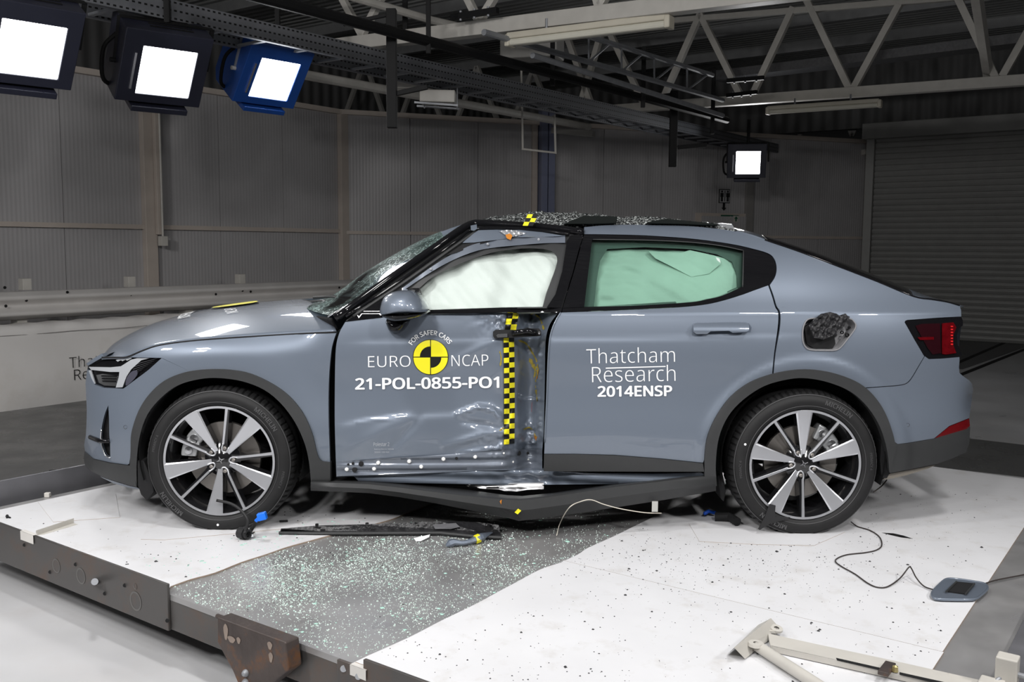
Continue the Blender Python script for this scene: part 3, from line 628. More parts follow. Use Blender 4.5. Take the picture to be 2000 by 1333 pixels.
# ------------------------------------------------------------------ glass and crumbs (stuff)
def inside(poly, x, y):
    c = False; n = len(poly); j = n-1
    for i in range(n):
        xi, yi = poly[i][0], poly[i][1]; xj, yj = poly[j][0], poly[j][1]
        if (yi > y) != (yj > y) and x < (xj-xi)*(y-yi)/(yj-yi)+xi: c = not c
        j = i
    return c
def scatter(n, area_px, z, size, rnd, aspect=1.0, hz=0.6, dens=None, jit=0.6):
    mb = MB(); k_ = 0; xs = [p[0] for p in area_px]; ys = [p[1] for p in area_px]; tries = 0
    while k_ < n and tries < n*30:
        tries += 1
        x, y = rnd.uniform(min(xs), max(xs)), rnd.uniform(min(ys), max(ys))
        if not inside(area_px, x, y): continue
        if dens and rnd.random() > dens(x, y): continue
        p = at_z(x, y, z); s = size*math.exp(rnd.gauss(0, jit)); t = rnd.uniform(0, 6.28); h = s*hz
        m_ = rnd.choice((4, 4, 5, 6)); pts = [p+np.array([math.cos(t+i*6.283/m_)*s*rnd.uniform(.6, 1.1), math.sin(t+i*6.283/m_)*s*rnd.uniform(.6, 1.1)*aspect, 0]) for i in range(m_)]
        top = [q*0.4+p*0.6+EZ*h for q in pts]
        vs = pts+top; fs = [tuple(range(m_, 2*m_))]+[(i, (i+1) % m_, m_+(i+1) % m_, m_+i) for i in range(m_)]
        mb.add(vs, fs); k_ += 1
    return mb
rr = random.Random(3)
bare = [(336, 1160), (333, 1150)]+[tuple(p) for p in torn]+[(1330, 985), (1250, 1026), (1199, 1051), (1148, 1074), (1100, 1100), (974, 1160), (860, 1218), (722, 1284), (660, 1282)]
m_crumb = mat('glass_crumbs', (0.55, 0.66, 0.61), 0.15, spec=0.8, noise=0.2)
def gd(x, y):
    d = math.exp(-((x-820)/340)**2-((y-1100)/70)**2)+0.9*math.exp(-((x-560)/150)**2-((y-1130)/60)**2)+0.25
    return min(1, d*(0.55+0.45*math.sin(x*.021+y*.013)*math.sin(x*.008-y*.03)))
g = scatter(12500, bare, 0.0, 0.0018, rr, dens=gd, hz=0.8, jit=0.4).build('glass_fragments', m_crumb, fixn=False)
tag(g, 'fine pale green glass crumbs strewn over the bare steel deck', 'broken glass', kind='stuff')
m_shard = mat('green_glass_shard', (0.42, 0.66, 0.57), 0.1, spec=0.8, noise=0.25)
leftg = [(340, 1142), (600, 1050), (760, 1010), (560, 1020), (250, 1090)]
g = scatter(420, bare, 0.0006, 0.0052, rr, dens=gd, hz=0.2, jit=0.45)
g2m = scatter(120, leftg, 0.0072, 0.0045, rr, hz=0.2, jit=0.5, dens=lambda x, y: 0.7)
g.add(g2m.v, g2m.f); g = g.build('glass_flakes', m_shard, fixn=False); tag(g, 'larger flat green glass flakes among the crumbs', 'broken glass', kind='stuff')
whiteR = [(740, 1275), (974, 1165), (1100, 1105), (1250, 1030), (1420, 1060), (1650, 1060), (1730, 930), (1980, 950), (1830, 1290), (1800, 1333), (900, 1333)]
def cdn(x, y): return min(1, 0.16+math.exp(-((x-1350)/260)**2-((y-1080)/70)**2)+0.25*math.exp(-((x-1650)/250)**2-((y-1080)/90)**2))
m_bit = mat('dark_plastic_crumbs', (0.03, 0.03, 0.032), 0.6)
g = scatter(620, whiteR, 0.0072, 0.0026, rr, hz=0.5, dens=cdn, jit=0.45)
whiteL = [(340, 1140), (640, 1040), (800, 990), (600, 985), (540, 1000), (300, 1045), (100, 1010), (30, 1000), (60, 1030)]
g2m = scatter(110, whiteL, 0.0072, 0.0026, rr, hz=0.5, jit=0.45, dens=lambda x, y: 0.6); g.add(g2m.v, g2m.f)
g2m = scatter(160, bare, 0.0, 0.0028, rr, hz=0.6, dens=gd, jit=0.4); g.add(g2m.v, g2m.f)
g2m = scatter(700, whiteR, 0.0072, 0.0014, rr, hz=0.5, jit=0.4, dens=lambda x, y: min(1, cdn(x, y)*1.2-0.1)); g.add(g2m.v, g2m.f)
g = g.build('debris_crumbs', m_bit, fixn=False); tag(g, 'scattered black plastic crumbs and grit on the white boards', 'debris', kind='stuff')
# ------------------------------------------------------------------ white adjustable bracket arm, lower right
br = _empty_patch('bracket_arm', at_z(1700, 1270, 0.01), 'chipped white slotted steel arm with an angle foot lying on the near board', 'bracket arm')
z0 = 0.012
f = lambda x, y, z=z0: at_z(x, y, z)
V0, V1 = f(1502, 1209, 0.055), f(1421, 1276, 0.055)       # ridge of the angle foot
V0, V1 = f(1500, 1212, 0.05), f(1440, 1268, 0.05)
r0, r1 = f(1421, 1278), f(1498, 1213); r2, r3 = f(1455, 1288), f(1530, 1234)
q0, q1 = f(1505, 1209, 0.06), f(1434, 1266, 0.06)
MB().prism([q0, q1, r0, f(1480, 1222)], E1*0.004).prism([q0, q1, r2, f(1526, 1232)], E1*0.004).build('angle_foot', m_scuffw, br)
e = f(1516, 1231, 0.03); MB().lathe([(0.009, 0), (0.022, 0), (0.022, 0.008), (0.009, 0.008)], e, (0.1, -0.2, 1), 20).obox(e-np.array([0.03, 0, 0]), (1, 0, 0), (0, 1, 0), EZ, 0.03, 0.02, 0.004).build('eye_lug', m_scuffw, br)
top = [f(1500, 1238, 0.03), f(1600, 1260, 0.03), f(1740, 1290, 0.03), f(2060, 1362, 0.03), f(2050, 1392, 0.03), f(1900, 1349, 0.03), f(1620, 1287, 0.03), f(1505, 1262, 0.03)]
MB().prism(top, (0, 0, -0.008)).build('slotted_flat', m_scuffw, br)
lo = [f(1505, 1262, 0.03), f(1620, 1287, 0.03), f(1900, 1349, 0.03)]
MB().prism([lo[0], lo[2], lo[2]-EZ*0.02, lo[0]-EZ*0.02], E1*0.003).build('flange', m_scuffw, br)
MB().prism([f(1633, 1286, 0.0305), f(1726, 1307, 0.0305), f(1726, 1312, 0.0305), f(1635, 1291, 0.0305)], (0, 0, 0.0006)).prism([f(1757, 1314, 0.0305), f(2000, 1368, 0.0305), f(2000, 1376, 0.0305), f(1757, 1319, 0.0305)], (0, 0, 0.0006)).build('slot', m_sk, br)
c = f(1732, 1307, 0.037); MB().obox(c, E1, E2, EZ, 0.045, 0.016, 0.007).build('clamp_block', m_rust, br, bevel=0.002)
MB().lathe([(0.001, 0.02), (0.009, 0.016), (0.011, 0), ], f(1748, 1312, 0.034), EZ, 6).build('nut', mat('brass_nut', (0.5, 0.42, 0.2), 0.35, 0.7), br)
tb_ = [f(1478, 1262, 0.03), f(1630, 1360, 0.03)]
MB().tube([tb_[0], tb_[0]+(tb_[1]-tb_[0])*0.5, tb_[1]], 0.019, 16).build('round_tube', m_scuffw, br, smooth='auto')
MB().lathe([(0.008, 0.004), (0.024, 0.004), (0.026, -0.006), (0.008, -0.006)], f(1476, 1258, 0.045), EZ, 20).build('eye_end', m_scuffw, br)
# white clamp post at lower right corner
cp_ = _empty_patch('clamp_post', at_z(1965, 1330, 0.02), 'white boxy clamp on the right deck edge at the bottom corner', 'clamp')
h = at_z(1965, 1345, 0.02)
MB().obox(h+EZ*0.04, E1, E2, EZ, 0.028, 0.03, 0.062).build('clamp_body', m_scuffw, cp_, bevel=0.004)
h2 = at_z(1936, 1352, 0.02); MB().obox(h2+EZ*0.015, E1, E2, EZ, 0.03, 0.034, 0.02).build('clamp_jaw', m_scuffw, cp_, bevel=0.004)
MB().tube([h+EZ*0.05-E2*0.03, h+EZ*0.05-E2*0.05], 0.009, 12).build('screw_end', m_galv, cp_)
MB().tube([h2+EZ*0.02, h+EZ*0.05], 0.007, 8).build('screw_rod', m_galv, cp_)
# ------------------------------------------------------------------ barrier and crash rail behind the car
BD0 = at_z(0, 806, FLOOR); BN = N1
bp0 = BD0.copy()
zb1 = at_plane(0, 640, bp0, BN)[2]; zb2 = at_plane(0, 622, bp0-BN*0.35, BN)[2]
def along(s, o=0.0, z=0.0):
    p = bp0+D1*s+BN*o; return np.array([p[0], p[1], z])
cl = _empty_patch('covered_barrier', along(1.0), 'low barrier wrapped in a creased white cloth sheet, left behind the car', 'barrier')
m_cloth = mat('white_banner_cloth', (0.78, 0.76, 0.74), 0.75, noise=0.06, nscale=1.5, col2=(0.68, 0.65, 0.61), c2pos=(0.5, 0.8), c2scale=2)
vs = []; fs = []; nx, prof = 150, [(0.0, FLOOR), (0.02, -0.05), (0.0, 0.15), (-0.01, 0.4), (0.0, zb1-0.06), (-0.02, zb1-0.01), (-0.12, zb1+0.01), (-0.30, zb1+0.005), (-0.36, zb1-0.02), (-0.37, FLOOR)]
for i in range(nx+1):
    s = -3.0+8.6*i/nx
    for j, (o_, z) in enumerate(prof):
        wv = 0.012*math.sin(s*5.1+z*3)+0.008*math.sin(s*13+z*7)*(1 if j > 3 else 0.4)+0.015*math.sin(s*1.7+z*4)
        vs.append(along(s, o_+(wv if 0 < j < 9 else 0), z+(0.006*math.sin(s*19+j) if j > 3 and j < 9 else 0)))
n_ = len(prof)
for i in range(nx):
    for j in range(n_-1): fs.append((i*n_+j, (i+1)*n_+j, (i+1)*n_+j+1, i*n_+j+1))
fs.append(tuple(range(n_-1, -1, -1))); fs.append(tuple(nx*n_+j for j in range(n_)))
clo = MB().add(vs, fs).build('cloth_cover', m_cloth, cl, smooth=True)
MB().tube([along(-3+8.6*i/60, 0.012+0.012*math.sin((-3+8.6*i/60)*5.1+zb1*3), zb1-0.085+0.003*math.sin(i)) for i in range(61)], 0.003, 5).build('hem_seam', mat('seam_thread', (0.3, 0.29, 0.28), 0.8), cl)
# W-beam
rp = bp0-BN*0.45
zr_a, zr_b = at_plane(0, 571, rp, BN)[2], at_plane(0, 627, rp, BN)[2]
wr = _empty_patch('crash_rail', along(1, -0.45, zr_b), 'corrugated steel crash barrier rail running behind the cloth covered barrier', 'crash rail')
hh_ = zr_a-zr_b; pf = [(0.0, 0.0), (0.02, 0.03), (0.055, 0.10), (0.083, 0.17), (0.083, 0.27), (0.05, 0.35), (0.015, 0.43), (0.0, 0.5), (0.015, 0.57), (0.05, 0.65), (0.083, 0.73), (0.083, 0.83), (0.055, 0.90), (0.02, 0.97), (0.0, 1.0)]
pf = cr([(a, b, 0) for a, b in pf], 3); vs = []; fs = []
for s in (-4.0, 0.0, 4.0, 9.0):
    for q in pf: vs.append(along(s, -0.45+q[0], zr_b+hh_*q[1]))
n_ = len(pf)
for i in range(3):
    for j in range(n_-1): fs.append((i*n_+j, (i+1)*n_+j, (i+1)*n_+j+1, i*n_+j+1))
o = MB().add(vs, fs).build('w_beam', mat('weathered_galvanised', (0.68, 0.66, 0.64), 0.4, 0.1, noise=0.08, nscale=3), wr, smooth=True, fixn=False)
so = o.modifiers.new('thick', 'SOLIDIFY'); so.thickness = 0.004
for s in (-1.5, 0.5, 2.5, 4.5, 6.5):
    MB().obox(along(s, -0.56, (FLOOR+zr_a)/2-0.02), D1, BN, EZ, 0.05, 0.07, (zr_a-FLOOR)/2-0.02).build('post', m_white, wr)
rb = lambda x, y, o=0.0: at_plane(x, y, rp+BN*0.05, BN)+BN*o
for (x, y) in ((8, 562), (50, 587), (254, 576), (472, 568), (130, 571), (10, 598), (420, 575), (661, 562), (488, 570)):
    MB().lathe([(0.001, 0.014), (0.012, 0.010), (0.016, 0)], rb(x, y, 0.015), BN, 10).build('bolt', m_black, wr)
for (x0, x1, y0, y1) in ((41, 56, 544, 556), (247, 259, 540, 551), (464, 474, 538, 543)):
    q = at_plane((x0+x1)/2, (y0+y1)/2, rp-BN*0.1, BN); o = MB().obox(q-EZ*0.03, D1, BN, EZ, 0.045, 0.05, 0.06).build('spacer_block', m_white, wr, bevel=0.003)
# ================================================================== THE CAR
YC = 0.915            # centre plane of the car; the near flank lies at y = 0
def nspline(xs, ys):
    xs, ys = np.array(xs, float), np.array(ys, float); n = len(xs); h = np.diff(xs)
    A = np.eye(n); r = np.zeros(n)
    for i in range(1, n-1):
        A[i, i-1] = h[i-1]; A[i, i] = 2*(h[i-1]+h[i]); A[i, i+1] = h[i]; r[i] = 3*((ys[i+1]-ys[i])/h[i]-(ys[i]-ys[i-1])/h[i-1])
    c = np.linalg.solve(A, r); b = np.diff(ys)/h-h*(2*c[:-1]+c[1:])/3; d = np.diff(c)/(3*h)
    def f(x):
        x = np.asarray(x, float); xc = np.clip(x, xs[0], xs[-1]); i = np.clip(np.searchsorted(xs, xc)-1, 0, n-2); t = xc-xs[i]
        y = ys[i]+b[i]*t+c[i]*t*t+d[i]*t**3
        e0 = b[0]; e1 = b[-1]+2*c[-2]*h[-1]+3*d[-1]*h[-1]**2
        return y+np.where(x < xs[0], (x-xs[0])*e0, 0)+np.where(x > xs[-1], (x-xs[-1])*e1, 0)
    return f
Pf = nspline([-2.27, -2.22, -2.14, -2.02, -1.86, -1.65, -1.36, -1.0, -0.5, 0, 0.5, 1.0, 1.37, 1.65, 1.9, 2.1, 2.24, 2.34, 2.40, 2.44],
             [0.72, 0.50, 0.30, 0.165, 0.085, 0.035, 0.008, 0.0, -0.004, -0.005, -0.004, 0.0, 0.004, 0.018, 0.052, 0.105, 0.185, 0.31, 0.48, 0.70])
Qlow = nspline([0.0, 0.15, 0.25, 0.36, 0.48, 0.60, 0.72, 0.85, 0.95, 1.04, 1.12],
               [0.14, 0.07, 0.03, 0.008, 0.0, 0.006, 0.006, -0.004, 0.0, 0.016, 0.04])
Qup = nspline([1.0, 1.04, 1.10, 1.18, 1.26, 1.34, 1.41, 1.46, 1.50], [-0.012, 0.016, 0.062, 0.112, 0.165, 0.228, 0.30, 0.375, 0.47])
def sig(t): return 1/(1+np.exp(-np.clip(t, -40, 40)))
XF, XR, ZW = -1.363, 1.372, 0.338
zhood = nspline([-2.2, -2.0, -1.7, -1.4, -1.1, -0.85], [0.80, 0.86, 0.895, 0.915, 0.93, 0.945])
def S(x, z):
    x = np.asarray(x, float); z = np.asarray(z, float)
    zc = 1.040+0.002*x
    w = sig((x+0.93)/0.03)                                   # crease and tumblehome only from the door back
    ql = Qlow(z); qu = Qup(z+(1.04-zc)); blend = sig((z-zc)/0.0035)
    qf = Qlow(np.minimum(z, 1.0))+3.2*np.maximum(z-(zhood(x)-0.10), 0)**2
    up = np.where(z > 0.97, qu, ql)
    q = w*(ql*(1-blend)+up*blend)+(1-w)*np.where(z > 0.985, qf+0.45*(z-0.985), qf)
    y = Pf(x)+q
    for xc, r0, wd, h in ((XR, 0.505, 0.010, 0.014), (XF, 0.56, 0.035, 0.016)):
        r = np.sqrt((x-xc)**2+(z-ZW)**2); y = y-h*(1-sig((r-r0)/wd))*sig((z-0.22)/0.03)*sig(-(np.abs(x-xc)-0.60)/0.02)
    y = y+0.0045*sig((z-0.915-0.02*x)/0.005)*sig((x+0.70)/0.05)*sig((1.30-x)/0.05)
    y = y+0.10*np.exp(-((z-0.62)/0.10)**2)*sig((x-2.22)/0.03)*0.8
    return y
def seg_d(x, z, a, b):
    ax, az = a; bx, bz = b; t = np.clip(((x-ax)*(bx-ax)+(z-az)*(bz-az))/((bx-ax)**2+(bz-az)**2), 0, 1)
    return np.sqrt((x-ax-t*(bx-ax))**2+(z-az-t*(bz-az))**2), t
def XZ(px, py, y=0.03): p = at_y(px, py, y); return (p[0], p[2])
RIDGES = [((893, 808), (935, 794), -0.012, 0.012), ((935, 794), (962, 800), -0.014, 0.012), ((962, 800), (985, 822), -0.016, 0.012), ((905, 822), (975, 835), 0.012, 0.016),
          ((985, 838), (870, 868), -0.010, 0.020), ((985, 838), (1000, 790), 0.018, 0.015), ((985, 845), (1055, 885), -0.018, 0.014), ((990, 872), (900, 884), -0.012, 0.012),
          ((1008, 615), (1045, 640), -0.02, 0.018), ((970, 622), (990, 650), 0.016, 0.014), ((985, 655), (860, 720), -0.006, 0.022), ((1000, 660), (1048, 760), 0.012, 0.02),
          ((925, 610), (985, 625), -0.012, 0.012), ((1035, 690), (1060, 660), -0.02, 0.014), ((1064, 650), (1054, 700), -0.022, 0.007), ((1054, 700), (1052, 790), -0.018, 0.007), ((1052, 790), (1056, 878), -0.018, 0.008), ((1006, 789), (1064, 789), -0.010, 0.005), ((1014, 618), (1030, 612), -0.022, 0.010), ((1030, 612), (1055, 622), -0.022, 0.010), ((1012, 620), (1010, 655), -0.016, 0.008), ((1020, 665), (1050, 668), -0.014, 0.008), ((1010, 870), (1045, 878), -0.016, 0.007), ((1010, 615), (1060, 608), 0.015, 0.012), ((800, 812), (690, 870), -0.006, 0.03), ((820, 815), (760, 880), 0.006, 0.02), ((700, 822), (800, 810), -0.004, 0.010)]
FOLD_ = [XZ(675, 826), XZ(700, 822), XZ(800, 812), XZ(895, 808), XZ(930, 794), XZ(960, 792), XZ(985, 815), XZ(1000, 822)]
FOLDX = [p[0] for p in FOLD_]; FOLDZ = [p[1] for p in FOLD_]
RIDGES = [(XZ(*a), XZ(*b), h, w) for a, b, h, w in RIDGES]
def Sd(x, z):
    """the crushed front door"""
    x = np.asarray(x, float); z = np.asarray(z, float)
    y = S(x, z)
    dz = sig((z-0.26)/0.02)
    y = y+dz*(0.030*np.exp(-((x+0.02)/0.30)**2)+0.165*np.exp(-(np.abs(x-0.092)/0.078)**2.2))
    y = y+dz*0.012*np.exp(-((x-0.03)/0.10)**2)*np.sin(z*23+x*9)
    for a, b, h, w in RIDGES:
        d, t = seg_d(x, z, a, b); y = y+h*np.exp(-(d/w)**2)*(0.35+0.65*np.sin(np.pi*np.clip(t, 0.08, 0.92)))
    zl = np.interp(x, FOLDX, FOLDZ); y = y-0.008*sig(-(z-zl)/0.007)*sig((z-0.36)/0.02)*sig((x+0.78)/0.02)*sig(-(x-0.0)/0.02)
    wx_ = np.exp(-((x-0.06)/0.14)**2); wz_ = np.exp(-((z-1.0)/0.06)**2)+np.exp(-((z-0.43)/0.07)**2)
    y = y+wx_*wz_*0.010*(np.sin(x*105+3*np.sin(z*41))*np.sin(z*83+2*np.sin(x*37))+0.6*np.sin(x*51-z*90))
    return y
def on(surf, pts, off=0.0):
    """where the rays through photo points meet a surface y = surf(x, z)"""
    pts = np.array([tuple(p)[:2] for p in pts], float)
    d = _F[None, :]+_R[None, :]*((pts[:, 0:1]-1000)/FPX)-_U[None, :]*((pts[:, 1:2]-666.5)/FPX)
    ys = np.arange(-0.40, 1.0, 0.02); k = (ys[None, :]-CAMP[1])/d[:, 1:2]
    X = CAMP[0]+d[:, 0:1]*k; Z = CAMP[2]+d[:, 2:3]*k
    G = ys[None, :]-(surf(X, Z)+off)
    pos = G > 0; first = np.argmax(pos, 1); none = ~pos.any(1); amin = np.argmax(G, 1)
    lo = ys[np.clip(first-1, 0, None)]; hi = ys[first]
    lo = np.where(none, ys[amin], lo); hi = np.where(none, ys[amin], hi)
    for _ in range(18):
        m = (lo+hi)/2; k = (m-CAMP[1])/d[:, 1]; g = m-(surf(CAMP[0]+d[:, 0]*k, CAMP[2]+d[:, 2]*k)+off)
        hi = np.where(g > 0, m, hi); lo = np.where(g > 0, lo, m)
    m = (lo+hi)/2; k = (m-CAMP[1])/d[:, 1]
    return np.stack([CAMP[0]+d[:, 0]*k, m, CAMP[2]+d[:, 2]*k], 1)
def nrm(surf, P):
    e = 0.002; dx = (surf(P[:, 0]+e, P[:, 2])-surf(P[:, 0]-e, P[:, 2]))/(2*e); dz = (surf(P[:, 0], P[:, 2]+e)-surf(P[:, 0], P[:, 2]-e))/(2*e)
    n = np.stack([dx, -np.ones_like(dx), dz], 1); return n/np.linalg.norm(n, axis=1)[:, None]
def resample(poly, step):
    out = []; n = len(poly)
    for i in range(n):
        a, b = np.array(poly[i][:2], float), np.array(poly[(i+1) % n][:2], float); L = np.linalg.norm(b-a); k = max(1, int(math.ceil(L/step)))
        if L < 1e-6: continue
        for j in range(k): out.append(a+(b-a)*j/k)
    return out
def fill(outline, step, holes=()):
    rings = [resample(outline, step)]+[resample(h, step) for h in holes]
    V = []; E = []
    for r in rings:
        k0 = len(V); V += [tuple(p) for p in r]; E += [(k0+i, k0+(i+1) % len(r)) for i in range(len(r))]
    B = np.array(V); x0, y0 = B[:len(rings[0])].min(0); x1, y1 = B[:len(rings[0])].max(0); row = 0; y = y0+step*0.5
    while y < y1:
        x = x0+step*(0.25 if row % 2 else 0.75)
        while x < x1:
            if inside(rings[0], x, y) and not any(inside(h, x, y) for h in rings[1:]) and np.min(np.hypot(B[:, 0]-x, B[:, 1]-y)) > step*0.55: V.append((x, y))
            x += step
        y += step*0.87; row += 1
    r = delaunay_2d_cdt([Vector(v) for v in V], E, [], 0, 1e-4)
    vs = [(v.x, v.y) for v in r[0]]; fs = []
    for f_ in r[2]:
        cx = sum(vs[i][0] for i in f_)/len(f_); cy = sum(vs[i][1] for i in f_)/len(f_)
        if inside(rings[0], cx, cy) and not any(inside(h, cx, cy) for h in rings[1:]): fs.append(tuple(f_))
    return vs, fs
def mesh_with_normals(name, V, F, VN, m, parent, rimF=None, off_rim=None):
    me = bpy.data.meshes.new(name); V = np.array(V); c = (V.min(0)+V.max(0))/2
    F2 = list(F)+(rimF or []); me.from_pydata([tuple(v-c) for v in V], [], F2)
    nF = len(F); ln = []
    for pi, p in enumerate(me.polygons):
        p.use_smooth = True
        if pi < nF:
            for vi in p.vertices: ln.append(tuple(VN[vi]))
        else:
            for vi in p.vertices: ln.append(tuple(p.normal))
    me.materials.append(m); me.normals_split_custom_set(ln)
    o = bpy.data.objects.new(name, me); COL.objects.link(o); ORI[o.name] = tuple(c)
    if parent is not None:
        o.parent = parent; o.location = Vector(c)-Vector(ORI[parent.name])
    else: o.location = c
    return o
def panel(name, outline, m, parent, surf=None, off=0.0, step=9.0, thick=0.022, holes=(), mirror=False, lift=None, label=None):
    surf = surf or S
    vs, fs = fill(outline, step, holes)
    P = on(surf, vs, off); N = nrm(surf, P)
    F = []
    for f_ in fs:
        a, b, c = [np.array(vs[i]) for i in f_[:3]]; cr_ = (b[0]-a[0])*(c[1]-a[1])-(b[1]-a[1])*(c[0]-a[0])
        F.append(f_ if cr_ < 0 else f_[::-1])
    # rim from boundary edges
    cnt = {}
    for f_ in F:
        for i in range(len(f_)):
            e = (f_[i], f_[(i+1) % len(f_)]); cnt[e] = 1
    bd = [e for e in cnt if (e[1], e[0]) not in cnt]
    V = [p for p in P]; idx = {}
    rim = []
    if thick:
        for (a, b) in bd:
            for q in (a, b):
                if q not in idx:
                    idx[q] = len(V); V.append(P[q]+np.array([0, thick, 0])-N[q]*0.0)
            rim.append((b, a, idx[a], idx[b]))
        N = np.vstack([N, np.zeros((len(V)-len(N), 3))+np.array([0, 1, 0])])
    V = np.array(V)
    if mirror:
        V[:, 1] = 2*YC-V[:, 1]; N = N*np.array([1, -1, 1]); F = [f_[::-1] for f_ in F]; rim = [f_[::-1] for f_ in rim]
    o = mesh_with_normals(name, V, F, N, m, parent, rim)
    if label: o['label'] = label
    return o
# ---- materials of the car
def paint(name, col):
    m = mat(name, col, 0.42, 0.30, coat=1.0, coat_r=0.02, spec=0.3)
    return m
m_paint = paint('thunder_grey_blue_paint', (0.150, 0.177, 0.220))
m_clad = mat('dark_grey_cladding', (0.030, 0.031, 0.032), 0.5, noise=0.05, nscale=30)
m_gloss = mat('gloss_black_trim', (0.006, 0.006, 0.007), 0.06, spec=0.35)
m_inner = mat('inner_black', (0.006, 0.006, 0.007), 0.8)
m_rubber = mat('tyre_rubber', (0.012, 0.012, 0.0125), 0.6, noise=0.15, nscale=20, spec=0.35)
m_let = mat('tyre_letter_rubber', (0.062, 0.062, 0.064), 0.45)
m_alu = mat('machined_alloy', (0.62, 0.63, 0.66), 0.28, 0.75, noise=0.02)
m_rimblk = mat('gloss_black_wheel_paint', (0.01, 0.01, 0.011), 0.12, coat=0.8)
m_disc = mat('brake_disc_steel', (0.30, 0.28, 0.26), 0.4, 0.8, noise=0.15)
m_cal = mat('caliper_silver', (0.45, 0.46, 0.47), 0.35, 0.5)
m_chrome = mat('bright_chrome', (0.75, 0.76, 0.78), 0.15, 0.95)
m_decal = mat('white_vinyl', (0.85, 0.86, 0.87), 0.35)
m_yel = mat('yellow_vinyl', (0.82, 0.74, 0.02), 0.35)
m_blk = mat('black_vinyl', (0.01, 0.01, 0.008), 0.35)
def glassmat(name, tint, refl=1.0, crack=0.0):
    m = bpy.data.materials.new(name); m.use_nodes = True; nt = m.node_tree; N = nt.nodes; L = nt.links; N.remove(N['Principled BSDF'])
    out = N['Material Output']; tr = N.new('ShaderNodeBsdfTransparent'); tr.inputs[0].default_value = (*tint, 1)
    gl = N.new('ShaderNodeBsdfGlossy'); gl.inputs['Roughness'].default_value = 0.02; fr = N.new('ShaderNodeFresnel'); fr.inputs[0].default_value = 1.5
    mx = N.new('ShaderNodeMixShader'); L.new(fr.outputs[0], mx.inputs[0]); L.new(tr.outputs[0], mx.inputs[1]); L.new(gl.outputs[0], mx.inputs[2]); last = mx
    if crack:
        tc = N.new('ShaderNodeTexCoord'); vo = N.new('ShaderNodeTexVoronoi'); vo.feature = 'DISTANCE_TO_EDGE'; vo.inputs['Scale'].default_value = 38
        ns = N.new('ShaderNodeTexNoise'); ns.inputs['Scale'].default_value = 3.0; ns.inputs['Detail'].default_value = 5
        L.new(tc.outputs['Object'], vo.inputs['Vector']); L.new(tc.outputs['Object'], ns.inputs['Vector'])
        lt_ = N.new('ShaderNodeMapRange'); lt_.inputs[1].default_value = 0.0; lt_.inputs[2].default_value = 0.07; lt_.inputs[3].default_value = 1; lt_.inputs[4].default_value = 0.12; L.new(vo.outputs[0], lt_.inputs[0])
        mr = N.new('ShaderNodeMapRange'); mr.inputs[1].default_value = 0.36; mr.inputs[2].default_value = 0.56; mr.inputs[4].default_value = crack; L.new(ns.outputs['Fac'], mr.inputs[0])
        mu = N.new('ShaderNodeMath'); mu.operation = 'MULTIPLY'; L.new(lt_.outputs[0], mu.inputs[0]); L.new(mr.outputs[0], mu.inputs[1])
        df = N.new('ShaderNodeBsdfPrincipled'); df.inputs['Base Color'].default_value = (0.42, 0.62, 0.58, 1); df.inputs['Roughness'].default_value = 0.3
        m2 = N.new('ShaderNodeMixShader'); L.new(mu.outputs[0], m2.inputs[0]); L.new(mx.outputs[0], m2.inputs[1]); L.new(df.outputs[0], m2.inputs[2]); last = m2
    L.new(last.outputs[0], out.inputs[0]); return m
m_glass = glassmat('tinted_side_glass', (0.68, 0.86, 0.78))
m_crack = glassmat('cracked_windscreen', (0.45, 0.58, 0.56), crack=0.95)
# ---- outlines (photo points)
fa_out = cr([(253.5, 909), (255, 880), (256.5, 846), (270, 804), (291, 771), (321, 744), (360, 728), (405, 722), (450, 723), (489, 730.5), (531, 750), (564, 774), (591, 807), (609, 846), (618, 882), (623, 896), (630, 902), (645, 904)], 4)
fa_in = cr([(267, 949), (267, 900), (273, 852), (288, 810), (315, 777), (348, 753), (390, 741), (429, 739), (474, 745.5), (516, 762), (549, 789), (576, 825), (594, 864), (603, 900), (607.7, 946)], 4)
ra_out = cr([(1376, 922), (1377, 886), (1383, 850), (1401, 811), (1428, 775), (1464, 748), (1509, 731), (1560, 722.5), (1605, 724.6), (1650, 736), (1686, 754), (1713, 781), (1731, 811), (1743, 844), (1748, 864)], 4)
ra_in = cr([(1400, 950), (1398, 907), (1404, 856), (1422, 814), (1452, 781), (1494, 754), (1542, 741), (1578, 739.6), (1620, 748), (1662, 766), (1695, 796), (1719, 835), (1732.5, 880), (1737, 923)], 4)
L_ = lambda a: [tuple(p) for p in a]
def near_idx(path, pt): return int(np.argmin([np.hypot(p[0]-pt[0], p[1]-pt[1]) for p in path]))
ia = near_idx(fa_out, (367, 727)); ib = near_idx(ra_out, (1509, 731)); ic = near_idx(ra_out, (1688, 756))
car = _empty_patch('car', (0.0, 0.9, 0.0), 'blue-grey five-door electric car with a crushed driver side and deployed curtain airbags', 'car')
# fender
fen = [(249, 698.3)]+L_(cr([(249, 698.3), (280, 686), (315, 675.5), (385, 666.5), (490, 659.3), (580, 653.5), (657, 650)], 5))[1:]+L_(cr([(657, 650), (651, 668), (646.5, 690), (642.5, 740), (641.5, 810), (644.5, 903)], 5))[1:]+L_(fa_out[ia:])[::-1]+[(316, 699.6)]
panel('front_fender', fen, m_paint, car)
